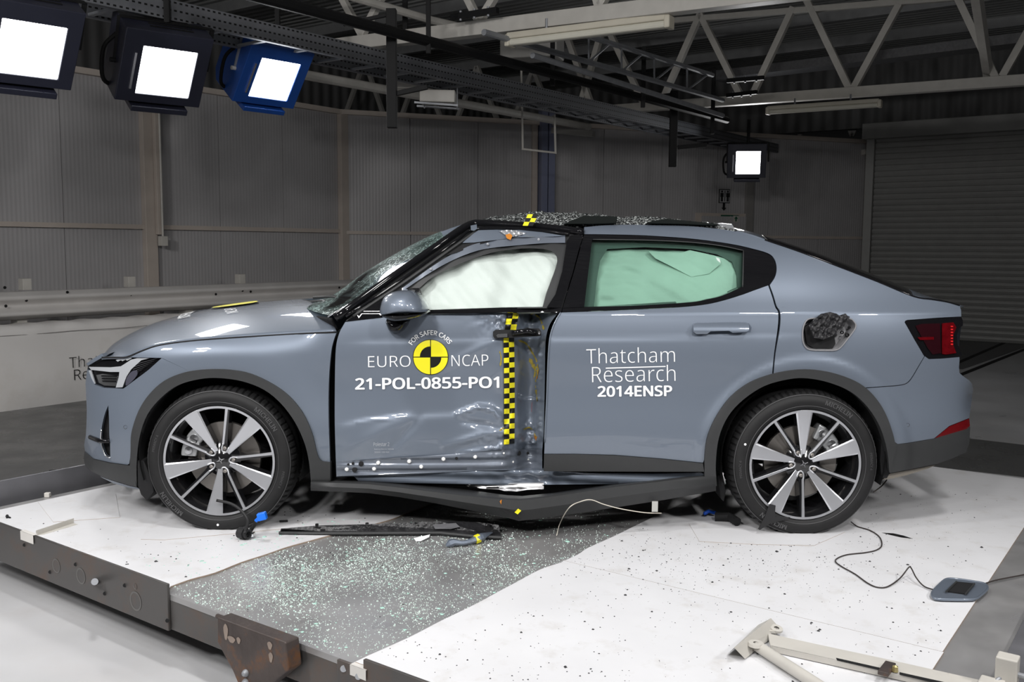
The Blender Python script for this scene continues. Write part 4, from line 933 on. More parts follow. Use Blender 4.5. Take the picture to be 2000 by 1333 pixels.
# front bumper
hl = [(171.5, 715.5), (180, 709), (199.5, 698.5), (249, 696.8), (315, 698.6), (290, 722), (262, 743), (240, 759), (201, 757), (185, 751), (178, 739)]
bump = [(315.5, 700)]+L_(fa_out[:ia+1])[::-1][:-2]+[(252.5, 906), (249, 908.5), (216, 904), (183, 896.5), (166, 882), (164, 870), (166, 860), (168, 848), (169, 825), (169.5, 800), (168, 771), (167, 750), (168.5, 735), (170.5, 722), (172, 724)]+[(178, 740), (185, 752), (201, 758), (240.5, 760), (262, 744), (290, 723)]
slit = L_(cr([(211.5, 792), (205, 808), (200, 828), (197.5, 845), (197, 860), (200, 875), (206, 890), (215.5, 895)], 3))+[(215, 870), (213.5, 850), (213, 820)]
fb = panel('front_bumper', bump, m_paint, car, holes=[slit])
panel('intake_recess', slit, m_inner, fb, off=0.03)
sl = on(S, slit[:22], -0.004); MB().tube(list(sl[8:]), 0.0035, 6).build('intake_trim', m_chrome, fb, smooth=True)
MB().tube([on(S, [(176, 854)], 0.0)[0], on(S, [(196, 862)], -0.004)[0], on(S, [(214, 862)], -0.002)[0]], 0.011, 8).build('intake_bar', m_gloss, fb, smooth=True)
c = on(S, [(245, 834.7)], -0.002)[0]; MB().lathe([(0.0075, 0.0), (0.0088, -0.001)], c, (0, 1, 0), 20).build('parking_sensor', m_clad, fb)
c = on(S, [(1773, 830.5)], -0.002)[0]
low = [(165, 882.5), (183, 898), (216, 905.6), (249, 910), (253.5, 910), (260, 925), (267, 952), (250, 948), (234, 943), (204, 934), (180, 922), (166, 911), (163.5, 895)]
panel('front_lower_cladding', low, m_clad, car, off=-0.006)
panel('front_under_lip', [(196, 932), (234, 944), (250, 949), (268, 953), (275, 957), (250, 953), (222, 945)], m_paint, car, off=0.02, thick=0.05)
# wheel arch trims
panel('wheel_arch_trim', L_(fa_out)+[(645, 940), (607.7, 946.5)]+L_(fa_in)[::-1][1:], m_clad, car, off=-0.012, thick=0.045, step=8)
panel('wheel_arch_trim', L_(ra_out)+[(1752, 869), (1739, 924)]+L_(ra_in)[::-1]+[(1385, 952), (1376, 935)], m_clad, car, off=-0.012, thick=0.045, step=8)
# rear door
rd_edge_f = cr([(1095, 611), (1086, 626), (1078, 645), (1073, 670), (1070, 720), (1068, 780), (1065, 840), (1063, 887)], 4)
rd = L_(rd_edge_f)+[(1122, 887), (1200, 889), (1290, 896), (1373, 904.5)]+L_(ra_out[3:ib])+[(1508, 731)]+L_(cr([(1508, 731), (1512, 690), (1519, 640), (1520, 612), (1514, 600), (1508, 580), (1500.5, 558)], 4))[1:]+L_(cr([(1500, 558), (1475, 567), (1449, 576.5), (1415, 587), (1380, 595), (1330, 600.5), (1260, 604.5), (1180, 608), (1098, 610.8)], 4))
rdo = panel('rear_door', rd, m_paint, car)
panel('door_lower_cladding', [(1063, 888.5), (1122, 888.5), (1200, 890.5), (1290, 897.5), (1373, 906), (1375.5, 922), (1280, 922), (1160, 921.5), (1062, 921)], m_clad, rdo, off=-0.008)
hd = [(1354.5, 636), (1356, 632.5), (1362, 631.2), (1440, 629.4), (1458, 630.5), (1463, 634), (1463, 645), (1458, 649), (1431, 650.5), (1424, 646.5), (1388, 647.5), (1381.5, 652.6), (1360, 653), (1355, 649)]
panel('handle_recess_shade', [(1450, 630.5), (1463, 632), (1468, 640), (1466, 649), (1450, 651.5), (1385, 654), (1380, 650), (1440, 646)], mat('shaded_paint', (0.08, 0.10, 0.135), 0.4, 0.3, coat=0.8), rdo, off=-0.001, thick=0.002)  # shadow of the grip recess, painted as a flat darker patch
panel('door_handle', hd, m_paint, rdo, surf=lambda x, z: S(x, z)-0.034+22*(z-0.968)**2, thick=0.034, step=4)
MB().tube(list(on(S, rd_edge_f[:-2], -0.001)), 0.004, 8).build('door_edge', m_paint, rdo, smooth=True)  # thin tube added along the edge to catch a bright line
# quarter panel
sur = cr([(1097, 609.8), (1120, 540), (1141, 460)], 1)
sur_top = cr([(1141, 458.5), (1200, 459.3), (1260, 461), (1350, 467.5), (1425, 477.5), (1470, 487.5), (1500, 497), (1511, 508), (1515, 524), (1512, 541), (1501, 556.5)], 5)
hatch = cr([(1494, 468.8), (1508, 473.5), (1565, 493), (1640, 521.5), (1715, 550.5), (1784, 579), (1820, 585), (1850, 590), (1874, 597)], 4)
qp = L_(cr([(1141, 444), (1200, 439.5), (1320, 440.5), (1380, 445), (1440, 453), (1494, 468.8)], 5))+L_(hatch)[1:]+[(1877, 606), (1877.5, 618.5), (1830, 621), (1772, 625.3), (1768, 627), (1766.8, 630), (1786, 664), (1803, 693), (1805, 696)]+L_(cr([(1805, 696), (1792, 718), (1780, 738), (1770, 748.5), (1755, 752.5), (1725, 755), (1690, 757.5)], 3))[1:]+L_(ra_out[ib+1:ic])[::-1]+[(1511, 731)]+L_(cr([(1511, 731), (1515, 690), (1523.5, 640), (1524, 611), (1517, 598), (1511, 578), (1503.5, 557.5)], 4))[1:]+L_(cr([(1141, 457.5), (1200, 458.3), (1260, 460), (1350, 466.3), (1425, 476.3), (1470, 486), (1501, 495.5), (1513, 507), (1517, 524), (1514, 541), (1504, 557)], 5))[::-1]
port = cr([(1577, 625), (1570, 636), (1567.5, 652), (1568.5, 668), (1574, 679), (1584, 684), (1610, 685), (1632, 684.5), (1643, 678), (1655, 663), (1668, 646), (1671.5, 636), (1668, 629), (1658, 622.5), (1620, 622), (1590, 622)], 3, closed=True)
qpo = panel('rear_quarter_panel', qp, m_paint, car, holes=[L_(port)])
# charging port
m_port = mat('grey_port_plastic', (0.20, 0.20, 0.21), 0.5)
pr_ = on(S, port, 0.002); pr2 = on(S, [np.array((1615, 655))+(np.array(p)-np.array((1615, 655)))*0.86 for p in port], 0.0)+np.array([0, 0.045, 0])
n_ = len(pr_); MB().add(list(pr_)+list(pr2), [(i, (i+1) % n_, n_+(i+1) % n_, n_+i) for i in range(n_)]+[tuple(range(n_, 2*n_))]).build('port_recess', m_port, qpo, smooth='auto')
MB().tube(list(on(S, port, -0.002)), 0.0035, 6, closed=True).build('port_rim', m_port, qpo, smooth=True)
panel('port_socket', [(1571, 640), (1582, 632), (1600, 630), (1628, 648), (1632, 672), (1626, 681), (1590, 681), (1576, 672)], m_inner, qpo, off=0.02, thick=0.02)
panel('port_flap', [(1580, 636), (1590, 625), (1605, 613.5), (1622, 610), (1634, 613), (1640, 617), (1652, 613), (1655, 617), (1660, 619), (1655, 630), (1645, 642), (1630, 655), (1608, 664), (1590, 660)], mat('torn_black_plastic', (0.02, 0.02, 0.022), 0.3, noise=0.4, nscale=40, bump=1.0, bscale=70), qpo, surf=lambda x, z: S(x, z)-0.03+0.010*np.sin(x*70+z*130)*np.sin(z*60-x*45)+0.005*np.sin(x*210-z*160), step=3, thick=0.01)
for (x, y, r) in ((1645, 650, 0.008), (1655, 655, 0.010), (1659, 640, 0.006)):
    c = on(S, [(x, y)], 0.01)[0]; MB().lathe([(r*0.5, 0.006), (r*0.7, -0.004), (r, 0), (r, 0.008)], c, (0, 1, 0), 14).build('port_hinge', m_inner, qpo, smooth='auto')
# rear bumper
rb_ = L_(cr([(1806.5, 696.5), (1794, 718), (1782, 738.5), (1771.5, 750), (1756, 754), (1726, 756.5), (1692, 759)], 3))+L_(ra_out[ic+1:])+[(1753, 868), (1770, 866), (1824, 857), (1854, 832.5), (1893, 817), (1895, 805), (1898, 780), (1900.5, 762), (1898.5, 750), (1893, 743.5), (1882, 736), (1874, 729), (1873, 718), (1874, 706), (1874, 698), (1840, 701), (1814, 702)]
rbo = panel('rear_bumper', rb_, m_paint, car)
panel('rear_reflector', [(1825, 857), (1855, 833), (1893, 818), (1894.5, 832), (1890, 838)], mat('dark_red_lens', (0.12, 0.004, 0.006), 0.15, coat=1), rbo, off=0.004)
MB().lathe([(0.0075, 0.0), (0.0088, -0.001)], c*0+on(S, [(1773, 830.5)], -0.002)[0], (0, 1, 0), 20).build('parking_sensor', m_clad, rbo)
panel('rear_lower_cladding', [(1749, 865), (1753, 869), (1770, 867.5), (1824, 858.5), (1890, 839), (1895, 834), (1893, 868), (1887, 884), (1860, 896), (1830, 907), (1780, 917), (1738, 925)], m_clad, car, off=-0.006)
panel('rear_under_lip', [(1723, 938), (1738, 926), (1780, 918), (1830, 908), (1812, 916), (1770, 929), (1740, 936)], mat('tan_underside', (0.22, 0.2, 0.17), 0.7), car, off=0.02, thick=0.05)
# tail light
tlo = [(1767, 630), (1768.5, 627), (1773, 625.8), (1830, 622), (1878, 619.5), (1880.5, 626), (1881, 636), (1873, 641), (1869, 655), (1870, 672), (1875, 684), (1879, 694), (1874, 696.5), (1840, 700), (1814, 701), (1807, 698), (1803, 692)]
tl = panel('tail_light', tlo, m_gloss, car, off=0.003)
m_red = mat('red_lamp_lens', (0.09, 0.002, 0.004), 0.12, coat=1.0, noise=0.3, nscale=30)
m_red2 = mat('deep_red_lens', (0.018, 0.003, 0.005), 0.12, coat=1.0)
panel('lens_inner', [(1788, 637), (1800, 633), (1836, 632), (1838, 690), (1822, 693), (1812, 680)], m_red2, tl, off=-0.003, thick=0.003)
panel('lens_bright', [(1840, 632), (1862, 630), (1868, 640), (1862, 655), (1862, 675), (1868, 690), (1848, 693), (1840, 692)], m_red, tl, off=-0.004, thick=0.003)
panel('lens_bar', [(1792, 659), (1824, 658.5), (1824, 664), (1797, 664.5)], m_red, tl, off=-0.006, thick=0.003)
for i in range(7):
    c = on(S, [(1859, 638+i*5.8)], -0.006)[0]; MB().obox(c, (1, 0, 0), (0, 1, 0), EZ, 0.005, 0.002, 0.0028).build('led_dot', mat('bright_red', (0.6, 0.02, 0.02), 0.2), tl)
# headlight
hd_ = panel('headlight', hl, m_gloss, car, off=0.018, thick=0.03)
m_drl = mat('clear_light_guide', (0.50, 0.52, 0.55), 0.2, 0.3, coat=1)
panel('light_guide', [(173, 717), (215, 718), (236, 716), (256, 703), (268, 700), (292, 700), (276, 704), (256, 722), (247, 736), (239, 757), (226, 757.5), (232, 737), (233, 727), (215, 727), (178, 723)], m_drl, hd_, off=0.006, thick=0.012, step=6)
panel('lamp_module', [(188, 733), (200, 731), (232, 735), (228, 755), (204, 753.5), (193, 748)], m_chrome, hd_, off=0.012, thick=0.01, step=6)
for i in range(3):
    y = 734+i*5; panel('module_fin', [(197+i, y), (230-i, y+0.5), (229-i, y+2.5), (198+i, y+2)], m_gloss, hd_, off=0.004, thick=0.008)
panel('light_frame', [(172.5, 724), (178, 723.5), (186, 750), (182, 750)], m_drl, hd_, off=0.004, thick=0.01)
for i in range(6):
    y = 703+i*4.6; x1 = 308-i*6; panel('reflector_fin', [(262-i*1.0, y+9), (x1, y-3), (x1-3, y-1.6), (262-i*1.0, y+10.4)], mat('fin_grey', (0.1, 0.1, 0.11), 0.3, 0.5), hd_, off=0.010, thick=0.004)
for i in range(3): panel('upper_led', [(226+i*9, 704-i), (236+i*9, 700-i), (240+i*9, 702-i), (230+i*9, 707-i)], m_drl, hd_, off=0.008, thick=0.004)
panel('projector_lens', cr([(247, 740), (256, 727), (266, 724), (268, 732), (258, 745), (246, 754)], 3, closed=True), mat('smoky_lens', (0.06, 0.06, 0.08), 0.15, coat=1), hd_, off=0.004, thick=0.008, step=5)
# front door
fd_f = cr([(674, 630), (664, 648), (657.5, 670), (655, 700), (654, 760), (654, 830), (656, 900), (657, 932)], 4)
fd_r = cr([(1059, 919), (1059, 884), (1062, 840), (1063.5, 780), (1064.5, 720), (1065, 680), (1068, 652), (1075, 632), (1088, 614)], 4)
fdp = L_(fd_f)+[(700, 930.5), (810, 926.5), (930, 920), (1020, 918.5)]+L_(fd_r)+L_(cr([(1092, 612), (1040, 610.5), (981, 611), (834, 614.5), (744, 621), (675, 629)], 5))
fdo = panel('front_door', fdp, m_paint, car, surf=Sd, step=6.5)
# strip of bare metal at the door foot with white clips
m_bare = mat('bare_primed_metal', (0.145, 0.165, 0.20), 0.4, 0.3, coat=0.5, noise=0.08)
panel('door_foot_flange', [(656.5, 903), (700, 899), (810, 893), (900, 886), (985, 878), (1059, 879), (1059, 917), (1020, 916.5), (930, 918.5), (810, 925), (700, 929), (657.5, 930.5)], m_bare, fdo, surf=lambda x, z: Sd(x, z)+0.006*np.sin((z-0.33)*130)*sig((x+0.8)/0.02), off=-0.006, step=6, thick=0.006)
m_clip = mat('white_clip', (0.78, 0.78, 0.76), 0.4)
for (x, y) in ((677, 917.5), (738.5, 905), (730.5, 916.5), (799, 902), (822.5, 912.5), (866, 897.5), (928, 893), (984, 886), (1032, 898), (1002, 903)):
    c = on(Sd, [(x, y)], -0.012)[0]; r = 0.0095 if x < 950 else 0.005; MB().lathe([(0.0005, -0.005), (r*0.7, -0.004), (r, 0), (r, 0.008)], c, (0, 1, 0), 14).build('white_clip', m_clip, fdo, smooth='auto')
for (x, y, r) in ((705, 907, 0.012), (692.5, 918.5, 0.012), (680, 908, 0.005), (689, 906, 0.006), (891.5, 896, 0.007), (1013, 886, 0.012), (1031, 886, 0.006)):
    c = on(Sd, [(x, y)], -0.013)[0]; MB().lathe([(0.0005, -0.001), (r, 0), (r, 0.008)], c, (0, 1, 0), 14).build('plug_hole', m_inner, fdo)
# belt mouldings
panel('belt_moulding', [(812, 607.5), (834, 606), (981, 601), (1064, 599.8), (1098, 601.5), (1096, 611), (1040, 610), (981, 610.5), (834, 614), (812, 616)], m_gloss, fdo, surf=lambda x, z: S(x, z)+0.04*np.exp(-(np.abs(x-0.10)/0.09)**2.4), off=-0.008, thick=0.03)
panel('mirror_sail', [(675, 628.5), (744, 620.5), (744, 612), (790, 600), (818, 563), (806, 563), (770, 575), (728, 593)], m_gloss, fdo, off=-0.004, thick=0.03)
# window frame of the front door (crushed)
opening = L_(cr([(819, 563), (849, 539), (900, 515), (960, 494), (1020, 485.6), (1062, 486.5)], 4))+L_(cr([(1062, 486.5), (1080, 492.5), (1089, 506), (1086, 524)], 4))[1:]+[(1068, 572), (1060, 601), (981, 602), (834, 607), (824, 585)]
frame_out = [(675, 627.5), (730, 580), (800, 526), (860, 482), (905, 450), (925, 441), (1000, 443), (1080, 449), (1140, 455), (1098, 602.5), (1060, 602.5), (981, 603), (834, 608), (744, 615)]
panel('window_frame', frame_out, m_clad, fdo, off=0.012, holes=[opening], thick=0.04)
def band(pts, w):
    """photo polygon around a centre line; w = widths in px"""
    P = [np.array(p, float) for p in pts]; a = []; b = []
    for i, p in enumerate(P):
        t = P[min(i+1, len(P)-1)]-P[max(i-1, 0)]; t /= np.linalg.norm(t); n = np.array([-t[1], t[0]]); ww = w[i] if hasattr(w, '__len__') else w
        a.append(tuple(p+n*ww/2)); b.append(tuple(p-n*ww/2))
    return a+b[::-1]
gl_ = cr([(786, 566), (841, 527.5), (885, 502), (925, 485), (960, 477.5), (1010, 472.5), (1060, 468.5), (1104, 467.5)], 4)
panel('frame_flange', band(gl_, [5+9*min(1, i/12) for i in range(len(gl_))]), m_bare, fdo, surf=lambda x, z: S(x, z)+0.006*np.sin(x*40), off=-0.002, step=6)
panel('upper_frame_skin', [(918, 461), (934, 450), (1000, 448), (1060, 454), (1105, 461.5), (1060, 463), (1010, 464), (960, 470), (925, 474), (903, 475)], m_paint, fdo, surf=lambda x, z: S(x, z)+0.004*np.sin(x*30+z*20)+0.006*np.exp(-((x-0.0)/0.05)**2), off=-0.008, step=6)
panel('orange_mark', [(987, 459), (996, 456), (1001, 461), (997, 469), (990, 466)], mat('orange_residue', (0.5, 0.18, 0.02), 0.6), fdo, off=-0.022, step=4, thick=0.001)
panel('crushed_metal', [(975, 452), (990, 449), (1010, 451), (1028, 456), (1015, 460), (1000, 463), (985, 458)], mat('bare_crushed_metal', (0.45, 0.46, 0.48), 0.35, 0.5, noise=0.5, nscale=60), fdo, surf=lambda x, z: S(x, z)+0.006*np.sin(x*260)*np.sin(z*230), off=-0.014, step=3, thick=0.001)
panel('frame_gap', [(870, 500), (905, 477), (958, 471), (925, 482), (890, 494)], m_inner, fdo, off=-0.002, step=6)
for (x, y) in ((841.5, 526), (952.5, 477), (1052, 468)):
    c = on(S, [(x, y)], -0.012)[0]; MB().lathe([(0.0005, -0.003), (0.006, -0.002), (0.0065, 0.004)], c, (0, 1, 0), 10).build('screw', m_galv, fdo)
def line3(pts, off): return list(on(S, cr(pts, 4), off))
ap = [(655, 622), (690, 597), (750, 553), (810, 511), (864, 474), (900, 449), (922, 438), (940, 436.5), (1000, 439.5), (1080, 446), (1140, 454)]
apo = MB().tube(line3(ap, -0.005), 0.019, 12).build('windscreen_pillar_trim', m_gloss, car, smooth=True)
MB().tube(line3([(675, 618), (740, 577), (800, 536), (850, 500), (895, 468), (925, 448), (1000, 446.5), (1060, 450.5), (1112, 458)], -0.012), 0.008, 8).build('weather_strip', m_gloss, apo, smooth=True)
MB().tube(line3([(690, 618), (745, 582), (805, 541), (855, 505), (900, 473), (930, 452)], -0.004), 0.007, 8).build('weather_strip', m_clad, apo, smooth=True)
MB().tube(line3([(640, 619.5), (690, 588.5), (750, 546), (810, 505), (864, 469), (884, 457)], -0.006), 0.0035, 6).build('glass_edge_strip', m_chrome, apo, smooth=True)
panel('crushed_corner_cap', [(919, 441), (931, 438.5), (932, 447), (926, 451), (920, 450)], m_paint, apo, off=-0.03, step=4)
# pillar blacks
panel('door_pillar_trim', [(1139, 456), (1115, 460), (1107.5, 470), (1098, 530), (1085, 575), (1068, 601), (1096.5, 601.5), (1118, 535)], m_gloss, fdo, off=-0.004, thick=0.03)
panel('door_pillar_trim', [(1141, 458), (1156, 466), (1153, 500), (1148, 540), (1141, 600), (1099, 602), (1120, 535)], m_gloss, rdo, off=-0.002, thick=0.03)
# rear window
rgl = L_(cr([(1156.5, 469), (1260, 470.5), (1350, 475), (1410, 482), (1452, 491)], 4))+[(1450.5, 560)]+L_(cr([(1450.5, 560), (1410, 578), (1380, 585), (1350, 590.5), (1260, 596.5), (1140, 600)], 4))[1:]
surr = [(1141, 458.5)]+L_(sur_top)[1:]+L_(cr([(1500, 557), (1475, 566), (1449, 575.5), (1415, 586), (1380, 594), (1330, 599.5), (1260, 603.5), (1180, 607), (1098, 609.8)], 4))+[(1099, 601), (1140, 600.5), (1150, 530), (1156, 467)]
surr_full = [(1141, 458.5)]+L_(sur_top)[1:]+L_(cr([(1500, 557), (1475, 566), (1449, 575.5), (1415, 586), (1380, 594), (1330, 599.5), (1260, 603.5), (1180, 607), (1098, 609.8)], 4))+[(1099, 603), (1120, 535)]
panel('window_surround', surr_full, m_gloss, rdo, off=0.001, holes=[rgl], thick=0.03)
panel('window_glass', rgl, m_glass, rdo, off=0.006, thick=0)
MB().tube(line3([(1158, 468), (1260, 469.3), (1350, 473.5), (1410, 480.7), (1452, 489.5)], -0.001), 0.003, 6).build('window_seal', m_clad, rdo, smooth=True)
MB().tube(line3([(1452, 490), (1451.5, 525), (1450.5, 561)], -0.001), 0.003, 6).build('window_seal', m_clad, rdo, smooth=True)
# airbags
m_bag = mat('white_airbag_fabric', (0.52, 0.58, 0.545), 0.7, noise=0.04, bump=0.15, bscale=60)
def bagf(x, z): return S(x, z)+0.075+0.016*np.sin(x*11+1.2)+0.016*np.sin(x*23+z*14)*np.sin(z*19)+0.006*np.sin(x*60+z*25)*np.sin(z*40+x*13)-0.03*np.exp(-((x+0.10)/0.10)**2-((z-1.12)/0.14)**2)-0.03*np.exp(-((x-0.12)/0.10)**2-((z-1.15)/0.16)**2)
fbag = [(812, 612), (815, 570), (849, 537), (895, 512), (960, 489), (1020, 482), (1075, 482), (1100, 496), (1100, 560), (1075, 612), (950, 616)]
panel('front_curtain_airbag', fbag, m_bag, car, surf=bagf, step=6, thick=0.06)
def bagr(x, z): return S(x, z)+0.085+0.006*np.sin(z*95+np.sin(x*9)*1.5)*sig(-(x-0.62)/0.03)-0.05*np.exp(-(((x-0.83)/0.17)**2+((z-1.13)/0.12)**2)**1.5)-0.035*np.exp(-((x-1.0)/0.07)**2)+0.010*np.sin(x*17+z*25)+0.004*np.sin(x*55+z*30)*np.sin(z*60)
rbag = L_(cr([(1150, 612), (1158, 560), (1166, 515), (1180, 491), (1260, 487.5), (1350, 492), (1405, 502), (1432, 516), (1444, 545), (1446, 600)], 4))
panel('door_inner_frame', rgl, mat('inner_frame_grey', (0.10, 0.12, 0.115), 0.6), rdo, off=0.045, step=10, thick=0.03, holes=[[(1160, 600), (1166, 545), (1172, 510), (1186, 487), (1260, 483), (1350, 487), (1400, 497), (1430, 512), (1440, 540), (1441, 562), (1400, 577), (1350, 587), (1260, 594)]])
rbo2 = panel('rear_curtain_airbag', rbag, m_bag, car, surf=bagr, step=6, thick=0.06)
panel('airbag_fold', [(1266, 491), (1330, 494), (1348, 489), (1380, 496), (1405, 505), (1408, 515), (1385, 535), (1350, 541), (1310, 520), (1280, 505)], m_bag, rbo2, surf=lambda x, z: bagr(x, z)-0.02-0.02*np.sin((z-1.25)*22), step=5, thick=0.02)
# ---- top surfaces: lofted from the near edge over the centre plane to the far edge
def resamp3(P, n):
    P = np.array(P, float); d = np.r_[0, np.cumsum(np.linalg.norm(np.diff(P, axis=0), axis=1))]; t = np.linspace(0, d[-1], n)
    return np.stack([np.interp(t, d, P[:, k]) for k in range(3)], 1)
def toploft(name, E, C, m, parent, nt=40, ns=24, pz=2.2, px_=2.0, thick=0.012, wav=None, smooth=True, px_c=None):
    E = resamp3(E, nt); C = resamp3(C, nt); G = np.zeros((nt, 2*ns+1, 3))
    for j in range(2*ns+1):
        s = -1+j/ns; a = abs(s)
        y = YC+s*(YC-E[:, 1]); wz = 1-a**pz; wx = 1-a**(np.linspace(px_, px_c, nt) if px_c else px_)
        G[:, j, 0] = E[:, 0]+(C[:, 0]-E[:, 0])*wx; G[:, j, 1] = y; G[:, j, 2] = E[:, 2]+(C[:, 2]-E[:, 2])*wz
    if wav is not None: G = wav(G)
    W_ = 2*ns+1; fs = [(i*W_+j, (i+1)*W_+j, (i+1)*W_+j+1, i*W_+j+1) for i in range(nt-1) for j in range(W_-1)]
    o = MB().add(G.reshape(-1, 3), fs).build(name, m, parent, smooth=smooth, fixn=False)
    # make sure normals point up
    me = o.data
    if sum(p.normal.z for p in me.polygons) < 0: me.flip_normals()
    if thick:
        so = o.modifiers.new('thick', 'SOLIDIFY'); so.thickness = thick; so.offset = -1
    return o, G
hoodE = on(S, cr([(199.5, 697), (225, 696.8), (248, 696), (280, 683), (315, 672.5), (385, 663.5), (490, 656.3), (580, 650.8), (657, 647.2)], 4))
hoodC = np.array([at_y(x, y, YC) for (x, y) in cr([(236, 688), (250, 662), (285, 640), (330, 622), (400, 606), (470, 594.5), (540, 588), (592, 584.5)], 4)])
hoodE[:, 1] = np.maximum.accumulate(hoodE[::-1, 1])[::-1]
hood, HG = toploft('bonnet', hoodE, hoodC, m_paint, car, nt=60, ns=30, pz=3.2, px_c=0.9)
MB().tube(list(hoodE+np.array([0, -0.001, -0.004])), 0.0045, 6).build('bonnet_gap', m_inner, car, smooth=True)
# front nose between bonnet, headlights and bumper
panel('nose_cap', [(168.5, 710.5), (182, 701), (199, 691), (203, 697), (186, 706.5), (172, 715)], m_paint, car, off=0.0, thick=0.05, step=5)
def across(name, E, m, bulge, z_b=0.0, n=14, parent=None):
    """front or rear face: from a near silhouette line, across the centre, to its mirror"""
    E = resamp3(E, 26); vs = []; fs = []; W_ = 2*n+1
    for i in range(26):
        for j in range(W_):
            s = -1+j/n; vs.append((E[i, 0]+bulge*(1-s*s), YC+s*(YC-E[i, 1]), E[i, 2]+z_b*(1-s*s)))
    fs = [(i*W_+j, (i+1)*W_+j, (i+1)*W_+j+1, i*W_+j+1) for i in range(25) for j in range(W_-1)]
    return MB().add(vs, fs).build(name, m, parent or car, smooth=True)
aty = lambda P_, y_: np.array([at_y(p_[0], p_[1], y_) for p_ in P_])
fsil = aty([(171.5, 716), (170, 735), (169, 771), (170, 810), (169, 848)], 0.5)
across('front_face', fsil, m_paint, -0.03)
across('front_grille', aty([(168, 850), (166, 870), (166, 880)], 0.5)+np.array([0.02, 0, 0]), m_gloss, -0.06)
across('front_lower_face', aty([(167, 880), (165, 895), (168, 912), (182, 923), (207, 935)], 0.5), m_clad, -0.07)
across('front_undertray', np.array([on(S, [(206, 935)])[0], on(S, [(206, 935)])[0]+np.array([0.8, 0.15, -0.02])]), m_inner, 0.0)
across('nose_panel', np.array([on(S, [(171, 714)])[0], on(S, [(199, 692)])[0]+np.array([0.03, 0.02, 0.0])]), m_paint, -0.05)
rsil = aty([(1872, 600), (1876, 615), (1877, 640), (1871, 690), (1871, 728), (1891, 743), (1898, 758), (1897, 780), (1891, 820)], 0.45)
across('tailgate', rsil[:5], m_paint, 0.0); across('rear_face', rsil[4:], m_paint, 0.0)
across('rear_light_bar', aty([(1878, 627), (1879, 636)], 0.45), m_red2, 0.0)
across('rear_lower_face', aty([(1892, 822), (1892, 850), (1886, 880), (1860, 894)], 0.45), m_clad, 0.0)
# windscreen
wsE = on(S, cr([(645, 617), (690, 585.5), (750, 543), (810, 502), (864, 465.5), (884, 455)], 4), 0.01)
wsC = np.array([at_y(x, y, YC) for (x, y) in cr([(606, 590), (655, 575.5), (720, 529), (782, 492), (838, 463), (862, 453)], 4)])
toploft('windscreen', wsE, wsC, m_crack, car, nt=40, ns=20, pz=2.2, thick=0)
cowlE = np.array([on(S, [(657, 640)], 0.06)[0], wsE[0]]); cowlC = np.array([at_y(590, 585.5, YC), at_y(609, 591, YC)-np.array([0, 0, 0.01])])
cw, _ = toploft('cowl', cowlE-np.array([0, 0, 0.015]), cowlC-np.array([0, 0, 0.02]), m_inner, car, nt=6, ns=16, thick=0.01)
for k_, (a, b) in enumerate((((603, 590), (660, 601)), ((612, 582), (690, 592)))):
    p = at_y(a[0], a[1], 0.75-k_*0.3); q = at_y(b[0], b[1], 0.40); MB().tube([p, (p+q)/2+np.array([0, 0, 0.02]), q], 0.008, 6).build('wiper', m_clad, car, smooth=True)
# dashboard seen through the windscreen and a deployed front bag
MB().obox((-0.62, YC, 0.90), (1, 0, 0.15), (0, 1, 0), (-0.15, 0, 1), 0.24, 0.62, 0.07).build('dashboard', m_clad, car, bevel=0.03)
# roof
rfE = on(S, cr([(905, 447), (940, 439), (1000, 441.5), (1060, 443.5), (1110, 442), (1200, 438.5), (1320, 439.5), (1380, 444), (1440, 452)], 4), 0.02)
top_px = cr([(900, 445), (925, 437), (951, 427), (985, 421), (1029, 418.5), (1070, 416), (1110, 415.5), (1150, 420), (1206, 424.5), (1260, 424), (1296, 428), (1340, 434), (1390, 438), (1410, 444)], 3)
rfC = np.array([at_y(x, y, 0.80) for (x, y) in top_px]); rfC[:, 1] = YC
RM = np.random.default_rng(11)
def crumple(G):
    a = RM.normal(0, 1, G.shape[:2]); k = np.exp(-((G[:, :, 0]-0.0)/0.8)**2)
    G[:, :, 2] += 0.004*a+0.010*np.sin(G[:, :, 0]*17)*np.sin(G[:, :, 1]*9)*k; return G
m_rg = mat('shattered_roof_glass', (0.015, 0.017, 0.018), 0.15, col2=(0.55, 0.58, 0.57), c2pos=(0.50, 0.62), c2scale=90, bump=1.0, bscale=120)
toploft('shattered_glass_roof', rfE, rfC, m_rg, car, nt=90, ns=34, pz=2.4, wav=crumple, smooth=False, thick=0.006)
m_sheetblk = mat('dark_roof_lining', (0.004, 0.006, 0.0055), 0.6, spec=0.15)
for pts in ([(1100, 438.8), (1115, 431), (1140, 421.5), (1206, 423), (1204, 437), (1150, 438.5)], [(1262, 437), (1275, 432), (1300, 427.5), (1350, 432), (1400, 437.5), (1402, 441.5), (1330, 438.5)]):
    P = [at_y(x, y, 0.34) for (x, y) in pts]; MB().prism(P, (0, 0.10, 0.0)).build('lifted_roof_flap', m_sheetblk, car, bevel=0.004)
P = [at_y(x, y, 0.45) for (x, y) in ((1400, 436), (1410, 435.5), (1430, 437.5), (1437, 450), (1424, 447), (1408, 443))]; MB().prism(P, (0.0, 0.25, 0.0)).build('roof_aerial_fin', mat('silver_foil', (0.7, 0.72, 0.75), 0.2, 0.8), car, bevel=0.004)
panel('roof_corner', [(868, 468), (862, 453), (882, 445.5), (905, 438), (926, 431.5), (940, 433), (912, 447), (885, 466)], m_paint, car, off=0.05, step=5, thick=0.06)
fr_ = on(S, cr([(884, 456), (905, 447.5), (930, 438)], 4), 0.02); frc = np.array([at_y(x, y, YC) for (x, y) in cr([(862, 452), (880, 448.5), (905, 443)], 4)])
